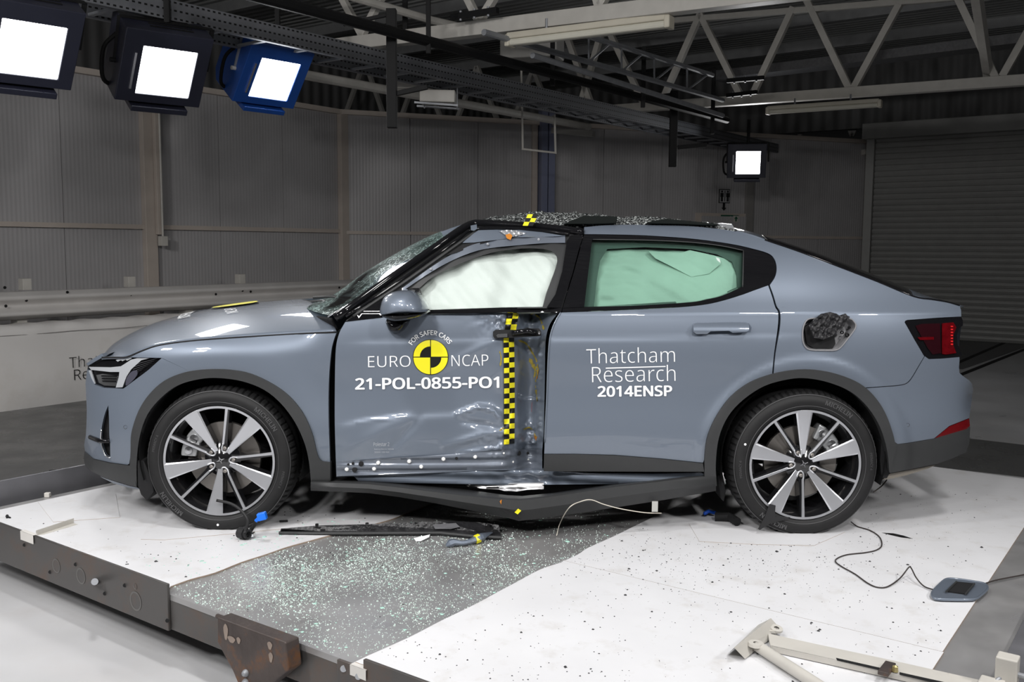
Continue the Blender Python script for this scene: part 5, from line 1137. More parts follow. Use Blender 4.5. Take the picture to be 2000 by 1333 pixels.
toploft('roof_front_rail', fr_, frc, m_paint, car, nt=14, ns=16)
rrE = on(S, cr([(1438, 452), (1470, 460), (1495, 469)], 4), 0.01); rrC = np.array([at_y(x, y, YC) for (x, y) in cr([(1408, 443), (1436, 449), (1462, 457)], 4)])
toploft('roof_rear_rail', rrE, rrC, m_paint, car, nt=12, ns=16)
hE = on(S, cr([(1494, 469.3), (1508, 474), (1565, 493.5), (1640, 522), (1715, 551), (1784, 579.5)], 4), 0.012)
hC = np.array([at_y(x, y, YC) for (x, y) in cr([(1462, 457), (1506, 470.5), (1565, 490), (1640, 518.5), (1690, 538), (1724, 552)], 4)])
toploft('rear_glass', hE, hC, m_gloss, car, nt=40, ns=20, thick=0.01)
tE = on(S, cr([(1784, 579.3), (1820, 585.3), (1850, 590.3), (1874, 597.3)], 4), 0.002); tC = np.array([at_y(x, y, YC) for (x, y) in cr([(1724, 553), (1760, 567.5), (1800, 582), (1838, 590)], 4)])
toploft('boot_lid_top', tE, tC, m_paint, car, nt=16, ns=20)
MB().tube(list(on(S, L_(hatch), -0.002)), 0.004, 6).build('hatch_seal', m_gloss, car, smooth=True)
# ---- far flank (mirror image, plain)
fs_body = [(657, 650), (642, 700), (645, 903)]
body_far = L_(cr([(249, 698), (315, 675.5), (385, 666.5), (490, 659.3), (657, 650)], 4))+[(675, 629), (744, 620), (834, 613), (981, 609), (1100, 610), (1260, 604), (1380, 595), (1475, 567), (1503, 556), (1516, 536), (1514, 512), (1500, 497), (1425, 477), (1350, 467), (1260, 460.5), (1141, 458.5), (1060, 456), (960, 458), (905, 462), (820, 520), (760, 565), (744, 600), (675, 628), (655, 622), (750, 548), (864, 469), (920, 440), (1000, 440), (1200, 439.5), (1320, 440.5), (1380, 445), (1440, 453), (1494, 468.8)]+L_(hatch)[1:]+[(1880, 620), (1873, 690), (1873, 728), (1893, 743), (1900, 758), (1893, 820), (1890, 850), (1770, 885), (1748, 864)]+L_(ra_out)[::-1][1:]+[(1376, 925), (648, 925), (645, 904)]+L_(fa_out)[::-1][1:]+[(216, 904), (166, 882), (168, 848), (168, 771), (171, 717), (199, 698)]
panel('far_side_body', body_far, m_paint, car, step=16, mirror=True)
far_glass = [(760, 606), (765, 570), (820, 525), (905, 468), (960, 462), (1060, 460), (1260, 464), (1425, 480), (1500, 500), (1512, 530), (1500, 552), (1380, 592), (1260, 601), (1100, 607)]
panel('far_side_windows', far_glass, m_gloss, car, step=16, mirror=True, off=0.01, thick=0)
# ---- dark inner shell, added so light cannot leak through the gaps, and underbody
inner = [(250, 715), (315, 690), (490, 672), (640, 660), (680, 632), (760, 600), (830, 612), (1100, 608), (1300, 600), (1480, 575), (1500, 560), (1560, 600), (1760, 620), (1800, 700), (1700, 760)]+[(1650, 725), (1560, 712), (1470, 735), (1400, 790), (1372, 860), (1370, 925), (660, 925), (640, 880), (620, 800), (560, 745), (450, 712), (350, 718), (300, 745), (262, 740)]
panel('inner_light_block', inner, m_inner, car, surf=lambda x, z: S(x, z)+0.10+0.22*np.exp(-((x-0.08)/0.2)**2), step=16, thick=0.05)
MB().box((0.0, YC, 0.23), (0.92, 0.72, 0.055)).build('battery_floor', m_inner, car, bevel=0.02)
MB().box((-1.42, YC, 0.42), (0.62, 0.50, 0.16)).build('front_subframe', m_inner, car, bevel=0.03)
MB().box((1.55, YC, 0.38), (0.62, 0.50, 0.14)).build('rear_subframe', m_inner, car, bevel=0.03)
for xc in (XF, XR):
    for sgn, y0 in ((1, 0.03), (-1, 2*YC-0.03)):
        a0, a1 = (-0.1*math.pi, 1.1*math.pi); vs = []; fs = []
        for i in range(25):
            t = a0+(a1-a0)*i/24
            for (r, yy) in ((0.385, 0.0), (0.40, 0.36), (0.10, 0.37)): vs.append((xc+r*math.cos(t), y0+sgn*yy, ZW+0.02+r*math.sin(t)*(1.02)))
        for i in range(24):
            for j in range(2): fs.append((i*3+j, (i+1)*3+j, (i+1)*3+j+1, i*3+j+1))
        MB().add(vs, fs).build('wheel_well', m_inner, car, smooth=True)
# mud flaps
for pts, yy in (([(268, 900), (269, 950), (275, 967), (287, 979), (301, 962), (296, 935), (280, 900)], 0.05), ([(1719, 900), (1722, 935), (1733, 935), (1738, 925), (1735, 880), (1722, 860)], 0.05), ([(1402, 930), (1408, 975), (1414, 981), (1418, 960), (1410, 925)], 0.09)):
    MB().prism([at_y(x, y, yy) for (x, y) in pts], (0, 0.18, 0)).build('mud_flap', m_inner, car, bevel=0.004)
# ---- sill: painted rocker, crushed alloy rail, bent sill trim
rk = panel('rocker_panel', [(690, 930), (810, 927), (930, 921), (1060, 919), (1150, 925), (1280, 926), (1370, 924), (1390, 935), (1200, 946), (1100, 947), (1035, 948), (990, 948), (900, 946), (780, 944), (700, 940)], m_paint, car,
      surf=lambda x, z: S(x, z)+0.02+0.05*np.exp(-((x-0.09)/0.16)**2)+0.006*np.sin(z*110+x*5)+0.005*np.exp(-((x-0.09)/0.2)**2)*np.sin(x*70+z*60), step=5, thick=0.05)
panel('sill_cavity', [(640, 930), (1400, 925), (1400, 955), (1035, 975), (900, 965), (700, 948), (640, 940)], m_inner, car, off=0.22, thick=0.02, step=14)
panel('crushed_alloy_rail', [(908, 947.5), (985, 946), (1062, 945), (1062, 956.5), (1030, 957.5), (1010, 960.5), (990, 961), (975, 957), (942, 955), (915, 951)], mat('raw_aluminium', (0.70, 0.70, 0.71), 0.35, 0.6, noise=0.25, nscale=14, col2=(0.25, 0.14, 0.06), c2pos=(0.66, 0.75), c2scale=9), car, surf=lambda x, z: S(x, z)+0.04+0.012*np.sin(z*300+x*11), step=4, thick=0.02)
tpx = [(607, 937.5), (660, 936), (720, 938), (780, 944), (850, 951), (900, 957), (950, 964), (990, 969.5), (1020, 971), (1040, 969), (1080, 965), (1140, 956), (1200, 947), (1300, 935), (1398, 925)]
lpx = [(607, 942.5), (660, 943.5), (720, 946), (780, 952.5), (850, 961.5), (900, 967.5), (950, 973), (990, 976.5), (1016, 977.5), (1040, 975.5), (1080, 970), (1140, 961), (1200, 951.5), (1300, 939.5), (1398, 929)]
bpx = [(607, 957.5), (660, 959.5), (720, 962), (780, 970), (850, 982), (900, 992), (950, 1002), (990, 1010), (1014, 1016.5), (1040, 1013.5), (1080, 1008), (1140, 1000), (1200, 990.5), (1300, 975), (1398, 958)]
yl = [0.0, -0.004, -0.015, -0.03, -0.05, -0.07, -0.095, -0.115, -0.125, -0.12, -0.105, -0.075, -0.05, -0.01, 0.0]
vs = []; fs = []
for i in range(len(tpx)):
    vs += [at_y(*tpx[i], yl[i]+0.10+0.02), at_y(*lpx[i], yl[i]+0.008), at_y(lpx[i][0], lpx[i][1]+1.5, yl[i]), at_y((lpx[i][0]+bpx[i][0])/2, (lpx[i][1]+bpx[i][1])/2, yl[i]-0.004), at_y(*bpx[i], yl[i]+0.03), at_y(bpx[i][0], bpx[i][1], yl[i]+0.03)+np.array([0, 0.22, 0.0])]
for i in range(len(tpx)-1):
    for j in range(5): fs.append((i*6+j, (i+1)*6+j, (i+1)*6+j+1, i*6+j+1))
st = MB().add(vs, fs).build('sill_trim', m_clad, car, smooth='auto')
so = st.modifiers.new('thick', 'SOLIDIFY'); so.thickness = 0.004
sy = lambda x, y, o=-0.006: at_y(x, y, float(np.interp(x, [p[0] for p in bpx], yl))+o)
MB().prism([sy(974, 995), (sy(990, 998)), sy(1000, 1004), sy(1013, 1008), sy(1016, 1016), sy(1008, 1017), sy(996, 1008), sy(985, 999)], (0, -0.002, 0)).build('split', m_inner, st)
MB().prism([sy(1005, 1001, -0.012), sy(1012, 994, -0.012), sy(1018, 998, -0.012), sy(1011, 1005, -0.012)], (0, -0.003, 0)).build('tape_scrap', m_yel, st)
MB().prism([sy(976, 980, -0.008), sy(980, 976, -0.008), sy(979, 986, -0.008)], (0, -0.001, 0)).build('orange_scuff', mat('orange_residue', (0.5, 0.18, 0.02), 0.6), st)
# ---- door mirror
mir_up = [(744, 614), (743.5, 600), (749, 583), (760, 574), (776, 568.5), (798, 567.5), (811, 572), (824, 583), (834, 597), (834.5, 609), (800, 612), (765, 613.5)]
mir_lo = [(745, 614.5), (765, 614), (800, 612.5), (834, 609.5), (834, 613), (822, 619), (800, 624), (780, 627), (766, 626), (752, 620)]
def pillow(name, pts, yb, yf, m, parent, cx=None, n=8):
    pts = L_(cr(pts, 2, closed=True)); P = np.array(pts); c = P.mean(0) if cx is None else np.array(cx); mb = MB(); k = len(P); vs = []
    for i in range(n+1):
        t = i/n*math.pi/2; sc = math.cos(t)**0.75 if i < n else 0.02; yy = yb+(yf-yb)*math.sin(t)
        for p in P: q = c+(p-c)*sc; vs.append(at_y(q[0], q[1], yb)+np.array([0, yy-yb, 0]))
    fs = [(i*k+j, i*k+(j+1) % k, (i+1)*k+(j+1) % k, (i+1)*k+j) for i in range(n) for j in range(k)]
    fs.append(tuple(n*k+j for j in range(k)))
    b = [v+np.array([0, 0.10, 0]) for v in vs[:k]]; m0 = len(vs); vs += b; fs += [(j, m0+j, m0+(j+1) % k, (j+1) % k) for j in range(k)]; fs.append(tuple(m0+j for j in range(k)))
    return mb.add(vs, fs).build(name, m, parent, smooth=True)
mo = pillow('door_mirror', mir_up, -0.13, -0.27, m_paint, car, (795, 600))
pillow('mirror_underside', mir_lo, -0.13, -0.265, m_gloss, mo, (795, 613))
pillow('mirror_foot', [(757, 620), (798, 622), (801, 628), (796, 638), (784, 649), (765, 648), (757, 636)], 0.03, -0.10, m_gloss, mo)
# ---- front door handle (bare chassis), rear already built
fh = panel('handle_chassis', [(963, 649), (968, 645), (1018, 646), (1030, 641), (1036, 643), (1053, 643), (1057, 648), (1057, 656), (1052, 657), (1000, 660), (966, 662), (963, 657)], m_inner, fdo, surf=lambda x, z: S(x, z)+0.03+0.02*np.exp(-((x-0.09)/0.06)**2), off=-0.02, step=6, thick=0.03)
panel('handle_insert', [(969, 656), (972, 653), (991, 652), (991, 659), (972, 660)], m_chrome, fh, surf=lambda x, z: S(x, z)-0.002, step=4, thick=0.01)
MB().tube([on(S, [(1000, 651)], -0.0)[0], on(S, [(1030, 647)], 0.01)[0], on(S, [(1048, 650)], 0.015)[0]], 0.013, 8).build('handle_lever', m_gloss, fh, smooth=True)
c = on(S, [(1053, 650.5)], 0.0)[0]; MB().lathe([(0.0005, -0.006), (0.006, -0.005), (0.007, 0.01)], c, (0, 1, 0), 12).build('handle_screw', m_chrome, fh)
# ================================================================== WHEELS
FONT = None
TM_N = [1]
try:      # Blender's own bundled sans; the built-in face is the fallback
    FONT = bpy.data.fonts.load(os.path.join(bpy.utils.resource_path('LOCAL'), 'datafiles', 'fonts', 'NotoSansHebrew-Regular.woff2'))
except Exception: FONT = None
def tmesh(body, size=1.0, off=0.0, align='CENTER', spacing=1.0):
    bold = max(0.0, off)/size; off = min(off, 0.0)
    cu = bpy.data.curves.new('t', 'FONT'); cu.body = body
    if FONT: cu.font = FONT
    cu.size = size; cu.offset = off; cu.align_x = align; cu.space_character = spacing; cu.resolution_u = 3
    o = bpy.data.objects.new('t', cu); COL.objects.link(o); bpy.context.view_layer.update()
    me = o.evaluated_get(bpy.context.evaluated_depsgraph_get()).to_mesh()
    V = [(v.co.x, v.co.y) for v in me.vertices]; F = [tuple(p.vertices) for p in me.polygons]
    TM_N[0] = len(V)
    if bold:
        b = bold*size; V0, F0, n0 = V, F, len(V); V, F = [], []
        for dx, dy in ((0, 0), (b, 0), (-b, 0), (0, b*0.7), (0, -b*0.7), (b*.7, b*.5), (-b*.7, b*.5), (b*.7, -b*.5), (-b*.7, -b*.5)):
            F += [tuple(i+len(V) for i in f) for f in F0]; V += [(x+dx, y+dy) for x, y in V0]
    o.to_mesh_clear(); bpy.data.objects.remove(o); bpy.data.curves.remove(cu); return V, F
def ring_text(body, r, size, ang, c, y, m, parent, name, off=0.02):
    V, F = tmesh(body, size, off*size, 'CENTER'); vs = []
    for (x, yy) in V:
        rr_ = r+yy; t = ang-x/r; vs.append((c[0]+rr_*math.cos(t), y-0.0001*(len(vs)//TM_N[0]), c[2]+rr_*math.sin(t)))
    mb = MB().add(vs, F); b = [(v[0], v[1]+0.004, v[2]) for v in vs]
    return mb.build(name, m, parent, fixn=False)
def wheel(xc, phi, near=True):
    """phi: angle of one wide spoke; outer face on y = 0"""
    sg = 1 if near else -1; y0 = 0.0 if near else 2*YC
    Y = lambda y: y0+sg*y
    c = (xc, y0, ZW); ax = (0, sg, 0)
    w = MB().lathe([(0.262, 0.006), (0.256, 0.004), (0.252, 0.010), (0.244, 0.03), (0.228, 0.06), (0.222, 0.20), (0.25, 0.235), (0.262, 0.236), (0.266, 0.15), (0.266, 0.02)], c, ax, 64, closed=True).build('wheel_rim', m_rimblk, car, smooth='auto')
    # tyre with a flattened contact patch and cut shoulders
    prof = cr([(0.262, 0.010), (0.27, 0.003), (0.285, -0.004), (0.305, -0.006), (0.325, 0.002), (0.339, 0.018), (0.347, 0.038), (0.351, 0.065), (0.353, 0.12), (0.351, 0.18), (0.347, 0.205), (0.335, 0.228), (0.30, 0.25), (0.27, 0.243), (0.262, 0.235)], 3)
    n = 288; vs = []; fs = []; k = len(prof)
    for i in range(n):
        t = 2*math.pi*i/n; cut = (i % 4 == 0)
        for (r, yy) in prof:
            rr_ = r-(0.007 if cut and (0.338 < r) and (yy < 0.075 or yy > 0.17) else 0)
            if abs(yy-0.085) < 0.004 or abs(yy-0.16) < 0.004: rr_ -= 0.006
            x, z = xc+rr_*math.cos(t), ZW+rr_*math.sin(t)
            if z < 0.0125:
                z = 0.0125
            vs.append((x, Y(yy), z))
    for i in range(n):
        for j in range(k-1): fs.append((i*k+j, i*k+j+1, ((i+1) % n)*k+j+1, ((i+1) % n)*k+j))
    ty = MB().add(vs, fs).build('tyre', m_rubber, w, smooth='auto')
    for rr_ in (0.279, 0.331): MB().lathe([(rr_, -0.0042 if rr_ < .3 else 0.003), (rr_+0.0016, -0.0058 if rr_ < .3 else 0.0035), (rr_+0.003, -0.0045 if rr_ < .3 else 0.006)], c, ax, 96).build('bead_line', m_let, ty if False else w)
    MB().lathe([(0.2500, 0.0030), (0.2600, 0.0015), (0.2605, 0.005), (0.2500, 0.006)], c, ax, 96, closed=True).build('rim_edge', m_alu, w)
    def pol(r, t, y): return np.array([xc+sg*0+r*math.cos(t), Y(y), ZW+r*math.sin(t)])
    face = lambda r: 0.036-0.034*min(1, max(0, (r-0.04)/0.21))
    for i in range(5):
        th = phi+i*2*math.pi/5
        # black backing web under wide spoke and thin spoke
        mb = MB()
        def blade(mb, t0, prof_, yo, d, skew=0.0):
            vs_ = []
            for (r, hw) in prof_:
                e = np.array([math.cos(t0), 0, math.sin(t0)]); s_ = np.array([-math.sin(t0), 0, math.cos(t0)])
                for q in (-1, 1): vs_.append(np.array([xc, 0, ZW])+e*r+s_*(hw*q+skew)+np.array([0, Y(face(r)+yo), 0]))
                for q in (1, -1): vs_.append(np.array([xc, 0, ZW])+e*r+s_*(hw*1.25*q+skew)+np.array([0, Y(face(r)+yo+d), 0]))
            k_ = len(prof_); f_ = []
            for a in range(k_-1):
                for b in range(4): f_.append((a*4+b, a*4+(b+1) % 4, (a+1)*4+(b+1) % 4, (a+1)*4+b))
            f_ += [(3, 2, 1, 0), tuple((k_-1)*4+b for b in range(4))]
            return mb.add(vs_, f_)
        wide = [(0.045, 0.010), (0.08, 0.0125), (0.12, 0.0165), (0.17, 0.022), (0.22, 0.028), (0.254, 0.032)]
        blade(MB(), th, [(r, h_+0.003) for r, h_ in wide], 0.002, 0.045).build('spoke_web', m_rimblk, w, smooth='auto')
        blade(MB(), th, wide, -0.0005, 0.003).build('wide_spoke', m_alu, w)
        tt = th+math.radians(33)
        blade(MB(), tt, [(0.05, 0.020), (0.09, 0.014), (0.15, 0.011), (0.254, 0.009)], 0.004, 0.045, -0.004).build('spoke_web', m_rimblk, w, smooth='auto')
        blade(MB(), tt, [(0.075, 0.0045), (0.15, 0.0048), (0.254, 0.0060)], -0.0005, 0.004).build('thin_spoke', m_alu, w)
        # bright edge wrapping round the lug nut, from the thin spoke to the wide one
        nut = th+math.radians(24)
        pts = [pol(0.080, tt, face(0.08)), pol(0.058, tt+math.radians(4), face(0.05)), pol(0.042, tt-math.radians(1), face(0.04)), pol(0.038, nut-math.radians(6), face(0.04)), pol(0.046, th+math.radians(8), face(0.045)), pol(0.07, th+math.radians(9), face(0.07))]
        MB().tube(cr(pts, 4), 0.0042, 6).build('spoke_edge', m_alu, w, smooth=True)
        MB().lathe([(0.017, 0.0), (0.017, 0.02)], pol(0.058, nut, 0.038)*1.0, ax, 18).build('nut_pocket', m_rimblk, w)
        MB().lathe([(0.0005, -0.012), (0.006, -0.012), (0.0095, -0.009), (0.0105, 0.012)], pol(0.058, nut, 0.040), ax, 6).build('lug_nut', m_disc, w)
    MB().lathe([(0.0005, 0.028), (0.025, 0.029), (0.034, 0.034), (0.06, 0.044), (0.085, 0.06), (0.085, 0.09)], c, ax, 32).build('hub', m_rimblk, w, smooth='auto')
    mb = MB()
    for q in range(4):
        t = math.radians(22)+q*math.pi/2; L = 0.022 if q % 2 == 0 else 0.020
        a = pol(L, t, 0.024); b1_ = pol(0.005, t+0.9, 0.0245); b2_ = pol(0.005, t-0.9, 0.0245); mb.prism([a, b1_, b2_], (0, -sg*0.002, 0))
    mb.build('cap_star', m_chrome, w)
    if near:
        MB().lathe([(0.08, 0.085), (0.172, 0.085), (0.172, 0.11), (0.08, 0.11)], c, ax, 48, closed=True).build('brake_disc', m_disc, w, smooth='auto')
        ca = math.radians(155 if xc < 0 else 45); mb = MB(); vs_ = []
        for i in range(9):
            t = ca-0.38+0.76*i/8
            for (r, yy) in ((0.125, 0.06), (0.20, 0.06), (0.20, 0.13), (0.125, 0.13)): vs_.append(pol(r, t, yy))
        mb.add(vs_, [(a*4+b, a*4+(b+1) % 4, (a+1)*4+(b+1) % 4, (a+1)*4+b) for a in range(8) for b in range(4)]+[(3, 2, 1, 0), (32, 33, 34, 35)]); mb.build('brake_caliper', m_cal, w, bevel=0.008)
        for t in (-0.2, 0.2): MB().lathe([(0.0005, 0.052), (0.018, 0.053), (0.02, 0.07)], pol(0.165, ca+t, 0)*np.array([1, 1, 1]), ax, 14).build('caliper_bolt', m_chrome, w, smooth='auto')
    return w
for xc, ph in ((XF, 47.6), (XR, 93.0)):
    w = wheel(xc, math.radians(ph)); c = (xc, 0, ZW)
    a0 = math.radians(42 if xc < 0 else 62)
    for da, wd in ((0, 'MICHELIN'), (math.pi, 'MICHELIN'), (-math.radians(58), 'PRIMACY 4'), (math.pi-math.radians(58), 'PRIMACY 4')):
        big = wd[0] == 'M'; ring_text(wd, 0.297 if big else 0.300, 0.036 if big else 0.020, a0+da, c, -0.0072, m_let, w, 'tyre_lettering', 0.03 if big else 0.0)
    t_ = math.radians(-92 if xc < 0 else 161); cc = np.array([xc+0.302*math.cos(t_), -0.0065, ZW+0.302*math.sin(t_)]); MB().lathe([(0.0003, -0.001), (0.0055, -0.001), (0.0055, 0.001)], cc, (0, 1, 0), 16).build('balance_dot', m_decal, w)
for xc in (XF, XR): wheel(xc, 0.3, near=False)
# ================================================================== DECALS
def subdiv2(V, F, maxl):
    """split long triangles so that the lettering follows the body"""
    bm = bmesh.new(); vs = [bm.verts.new((x, y, 0)) for x, y in V]
    for f_ in F:
        try: bm.faces.new([vs[i] for i in f_])
        except ValueError: pass
    bmesh.ops.triangulate(bm, faces=bm.faces)
    for _ in range(4):
        e = [e for e in bm.edges if e.calc_length() > maxl]
        if not e: break
        bmesh.ops.subdivide_edges(bm, edges=e, cuts=1); bmesh.ops.triangulate(bm, faces=[f for f in bm.faces if len(f.verts) > 3])
    bm.verts.index_update(); V2 = [(v.co.x, v.co.y) for v in bm.verts]; F2 = [tuple(v.index for v in f.verts) for f in bm.faces]; bm.free(); return V2, F2
def decal(V, F, m, parent, name, surf=S, off=-0.0025, maxl=8):
    n0 = TM_N[0] if len(V) % TM_N[0] == 0 else len(V); PP = []; NN = []; F2 = []
    for q in range(len(V)//n0):
        Vq, Fq = subdiv2(V[q*n0:(q+1)*n0], [tuple(i-q*n0 for i in f) for f in F if q*n0 <= f[0] < (q+1)*n0], maxl)
        P = on(surf, Vq, off-0.00025*q); N = nrm(surf, P); k = sum(len(p) for p in PP)
        for f_ in Fq:
            a, b, c_ = [np.array(Vq[i]) for i in f_[:3]]; f_ = f_ if (b[0]-a[0])*(c_[1]-a[1])-(b[1]-a[1])*(c_[0]-a[0]) < 0 else f_[::-1]; F2.append(tuple(i+k for i in f_))
        PP.append(P); NN.append(N)
    return mesh_with_normals(name, np.vstack(PP), F2, np.vstack(NN), m, parent)
def fit(V, box, rot=0.0):
    """text mesh into photo box (x0, y_base, width, height); V in font units"""
    A = np.array(V); x0, x1 = A[:, 0].min(), A[:, 0].max(); y0, y1 = A[:, 1].min(), A[:, 1].max()
    sx = box[2]/(x1-x0); sy_ = box[3]/(y1-y0); r = math.radians(rot)
    out = []
    for x, y in V:
        u, v = (x-x0)*sx, -(y-y0)*sy_; out.append((box[0]+u*math.cos(r)-v*math.sin(r), box[1]+u*math.sin(r)+v*math.cos(r)))
    return out
def word(txt, box, m, parent, name, surf, off=0.0, rot=0.0):
    V, F = tmesh(txt, 1.0, off, 'LEFT'); return decal(fit(V, box, rot), F, m, parent, name, surf)
word('EURO', (719, 718, 83, 22), m_decal, fdo, 'lettering', Sd, -0.008, -0.8)
word('NCAP', (882, 716, 72, 22), m_decal, fdo, 'lettering', Sd, -0.008, -1.2)
word('21-POL-0855-PO1', (693.5, 762, 282, 23), m_decal, fdo, 'lettering', Sd, 0.028, -0.7)
V, F = tmesh('FOR SAFER CARS', 15.5, 0.32, 'CENTER', 1.02)
VV = []
for x, y in V: t = math.radians(91.5)-(x)/49.0; r = 42.5+y; VV.append((841+r*math.cos(t)*1.0, 697-r*math.sin(t)))
decal(VV, F, m_decal, fdo, 'lettering', Sd)
def arcpoly(cx, cy, r0, r1, a0, a1, n=20):
    o_ = [(cx+r1*math.cos(math.radians(a0+(a1-a0)*i/n)), cy-r1*math.sin(math.radians(a0+(a1-a0)*i/n))) for i in range(n+1)]
    if r0 <= 0: return o_+[(cx, cy)]
    return o_+[(cx+r0*math.cos(math.radians(a1-(a1-a0)*i/n)), cy-r0*math.sin(math.radians(a1-(a1-a0)*i/n))) for i in range(n+1)]
def polydecal(polys, m, parent, name, surf, off=-0.0025, step=7):
    V = []; F = []
    for p in polys:
        v, f_ = fill(p, step); k = len(V); V += v; F += [tuple(i+k for i in q) for q in f_]
    P = on(surf, V, off); N = nrm(surf, P); F2 = []
    for f_ in F:
        a, b, c_ = [np.array(V[i]) for i in f_[:3]]; F2.append(f_ if (b[0]-a[0])*(c_[1]-a[1])-(b[1]-a[1])*(c_[0]-a[0]) < 0 else f_[::-1])
    return mesh_with_normals(name, P, F2, N, m, parent)
cx, cy = 841, 698
polydecal([arcpoly(cx, cy, 0, 34.8, 0, 359.9, 48)[:-1]], m_blk, fdo, 'round_badge', Sd, -0.0025)
g_ = 0.9
polydecal([arcpoly(cx+g_, cy-g_, 0, 32.5, 0, 90), arcpoly(cx-g_, cy+g_, 0, 32.5, 180, 270), arcpoly(cx-g_, cy-g_, 20, 32.5, 90, 180), arcpoly(cx+g_, cy+g_, 20, 32.5, 270, 360)], m_yel, fdo, 'badge_yellow', Sd, -0.0045)
word('Thatcham', (1145.5, 711, 173, 30), m_decal, rdo, 'lettering', S, -0.012, -1.2)
word('Research', (1156.5, 747.5, 163, 32), m_decal, rdo, 'lettering', S, -0.012, -1.0)
polydecal([[(1183, 718.6), (1300, 715.2), (1300, 717.2), (1183, 720.8)]], m_decal, rdo, 'underline', S)
word('2014ENSP', (1167, 776, 146, 21.5), m_decal, rdo, 'lettering', S, 0.028, -0.6)
m_faint = mat('grey_vinyl', (0.42, 0.44, 0.47), 0.4)
word('Polestar 2', (729.5, 872, 31, 7.5), m_faint, fdo, 'small_lettering', Sd, 0.0, -0.5)
word('Battery Electric Vehicle', (731, 880, 38, 3.6), m_faint, fdo, 'small_lettering', Sd, 0.0, -0.5); word('300kW / 660 Nm', (731, 885.5, 29, 3.4), m_faint, fdo, 'small_lettering', Sd, 0.0, -0.5)
# checker tape down the dent
def tape_strip(rows, x_of, y_of, surf, off, parent, name):
    Y_ = []; K_ = []
    for i in range(rows):
        for j in range(2):
            q = [(x_of(i, j), y_of(i, j)), (x_of(i, j+1), y_of(i, j+1)), (x_of(i+1, j+1), y_of(i+1, j+1)), (x_of(i+1, j), y_of(i+1, j))]
            (Y_ if (i+j) % 2 == 0 else K_).append(q)
    o = polydecal(Y_, m_yel, parent, name, surf, off, 4); polydecal(K_, m_blk, o, 'black_squares', surf, off, 4)
tape_strip(21, lambda i, j: 983.5+j*10.3+0.18*i-0.008*i*i+0.02*i, lambda i, j: 660+i*9.95-j*1.0, Sd, -0.007, fdo, 'checker_tape')
tape_strip(4, lambda i, j: 993+j*11.2-i*1.9, lambda i, j: 600.5+i*11.2, Sd, -0.012, fdo, 'checker_tape')
tape_strip(3, lambda i, j: 1031+j*10.0-i*3.4, lambda i, j: 418.5+i*7.5+j*0.3, lambda x, z: S(x, np.minimum(z, 1.44))*0+0.28, 0.0, car, 'roof_checker_tape')
# scuffs of paint residue in the dent
m_scf = mat('yellow_brown_residue', (0.28, 0.22, 0.03), 0.6, noise=0.4, nscale=60); m_sco = mat('orange_residue', (0.5, 0.18, 0.02), 0.6); m_scr = mat('red_residue', (0.35, 0.03, 0.04), 0.6)
R5 = random.Random(5)
def scuff(pts, w, m):
    P = cr(pts, 5); ww = [max(0.8, w*R5.uniform(.4, 1.2)) for _ in P]; ww[0] = ww[-1] = 0.5
    polydecal([band(P, ww)], m, fdo, 'paint_scuff', Sd, -0.002, 3)
scuff([(1012, 665), (1028, 672), (1040, 690), (1048, 706), (1050, 725), (1046, 750), (1049, 785)], 3.5, m_scf); scuff([(1034, 700), (1040, 712), (1046, 722), (1043, 740)], 7, m_scf)
scuff([(1046, 716), (1050, 728), (1047, 742)], 3, m_sco); scuff([(1038, 612), (1050, 618), (1058, 630), (1062, 645)], 4, m_scf); scuff([(1018, 612), (1030, 611), (1040, 614)], 3, m_scf)
scuff([(1022, 840), (1035, 836), (1045, 850), (1046, 858)], 3, m_scf); scuff([(1044, 850), (1046, 856), (1044, 861)], 6, m_sco); scuff([(1039, 786), (1038, 805)], 3, m_scr); scuff([(984, 852), (988, 858)], 4, m_scr)
scuff([(976, 686), (979, 700), (977, 716)], 3, m_scf); scuff([(975, 842), (986, 836), (990, 846)], 3, m_scf)
# badge on the bonnet
def hood_pt(u, v):
    """u along the bonnet 0..1 front to rear, v lateral -1..1"""
    i = u*(HG.shape[0]-1); j = (v+1)/2*(HG.shape[1]-1); i0 = min(int(i), HG.shape[0]-2); j0 = min(int(j), HG.shape[1]-2); a, b = i-i0, j-j0
    return (HG[i0, j0]*(1-a)*(1-b)+HG[i0+1, j0]*a*(1-b)+HG[i0, j0+1]*(1-a)*b+HG[i0+1, j0+1]*a*b)+np.array([0, 0, 0.006])
def hood_decal(V, F, m, name, sc, u0, v0):
    V, F = subdiv2(V, F, 0.02/sc if sc > 0 else 1)
    vs = [hood_pt(u0+y*sc/1.05, v0+x*sc/0.85) for x, y in V]; return MB().add(vs, F).build(name, m, hood, fixn=False)
n_ = 32
for (r, mm, dz) in ((0.125, m_blk, 0.0), (0.118, m_yel, 0.003)):
    pts = [hood_pt(0.66+r*math.sin(2*math.pi*i/n_)/1.05, -0.05+r*math.cos(2*math.pi*i/n_)/0.85)+np.array([0, 0, dz]) for i in range(n_)]
    MB().add(pts+[hood_pt(0.66, -0.05)+np.array([0, 0, dz])], [(i, (i+1) % n_, n_) for i in range(n_)]).build('bonnet_badge', mm, hood)
V, F = tmesh('NCAP', 0.09, 0.0, 'LEFT'); hood_decal([(x-0.42, -y) for x, y in V], F, m_decal, 'lettering', 1.0, 0.66, -0.05)
V, F = tmesh('EURO', 0.09, 0.0, 'LEFT'); hood_decal([(x+0.15, -y) for x, y in V], F, m_decal, 'lettering', 1.0, 0.66, -0.05)
V, F = tmesh('21-POL-0855-PO1', 0.10, 0.003, 'CENTER'); hood_decal([(-x, -y) for x, y in V], F, m_decal, 'lettering', 1.0, 0.46, -0.05)
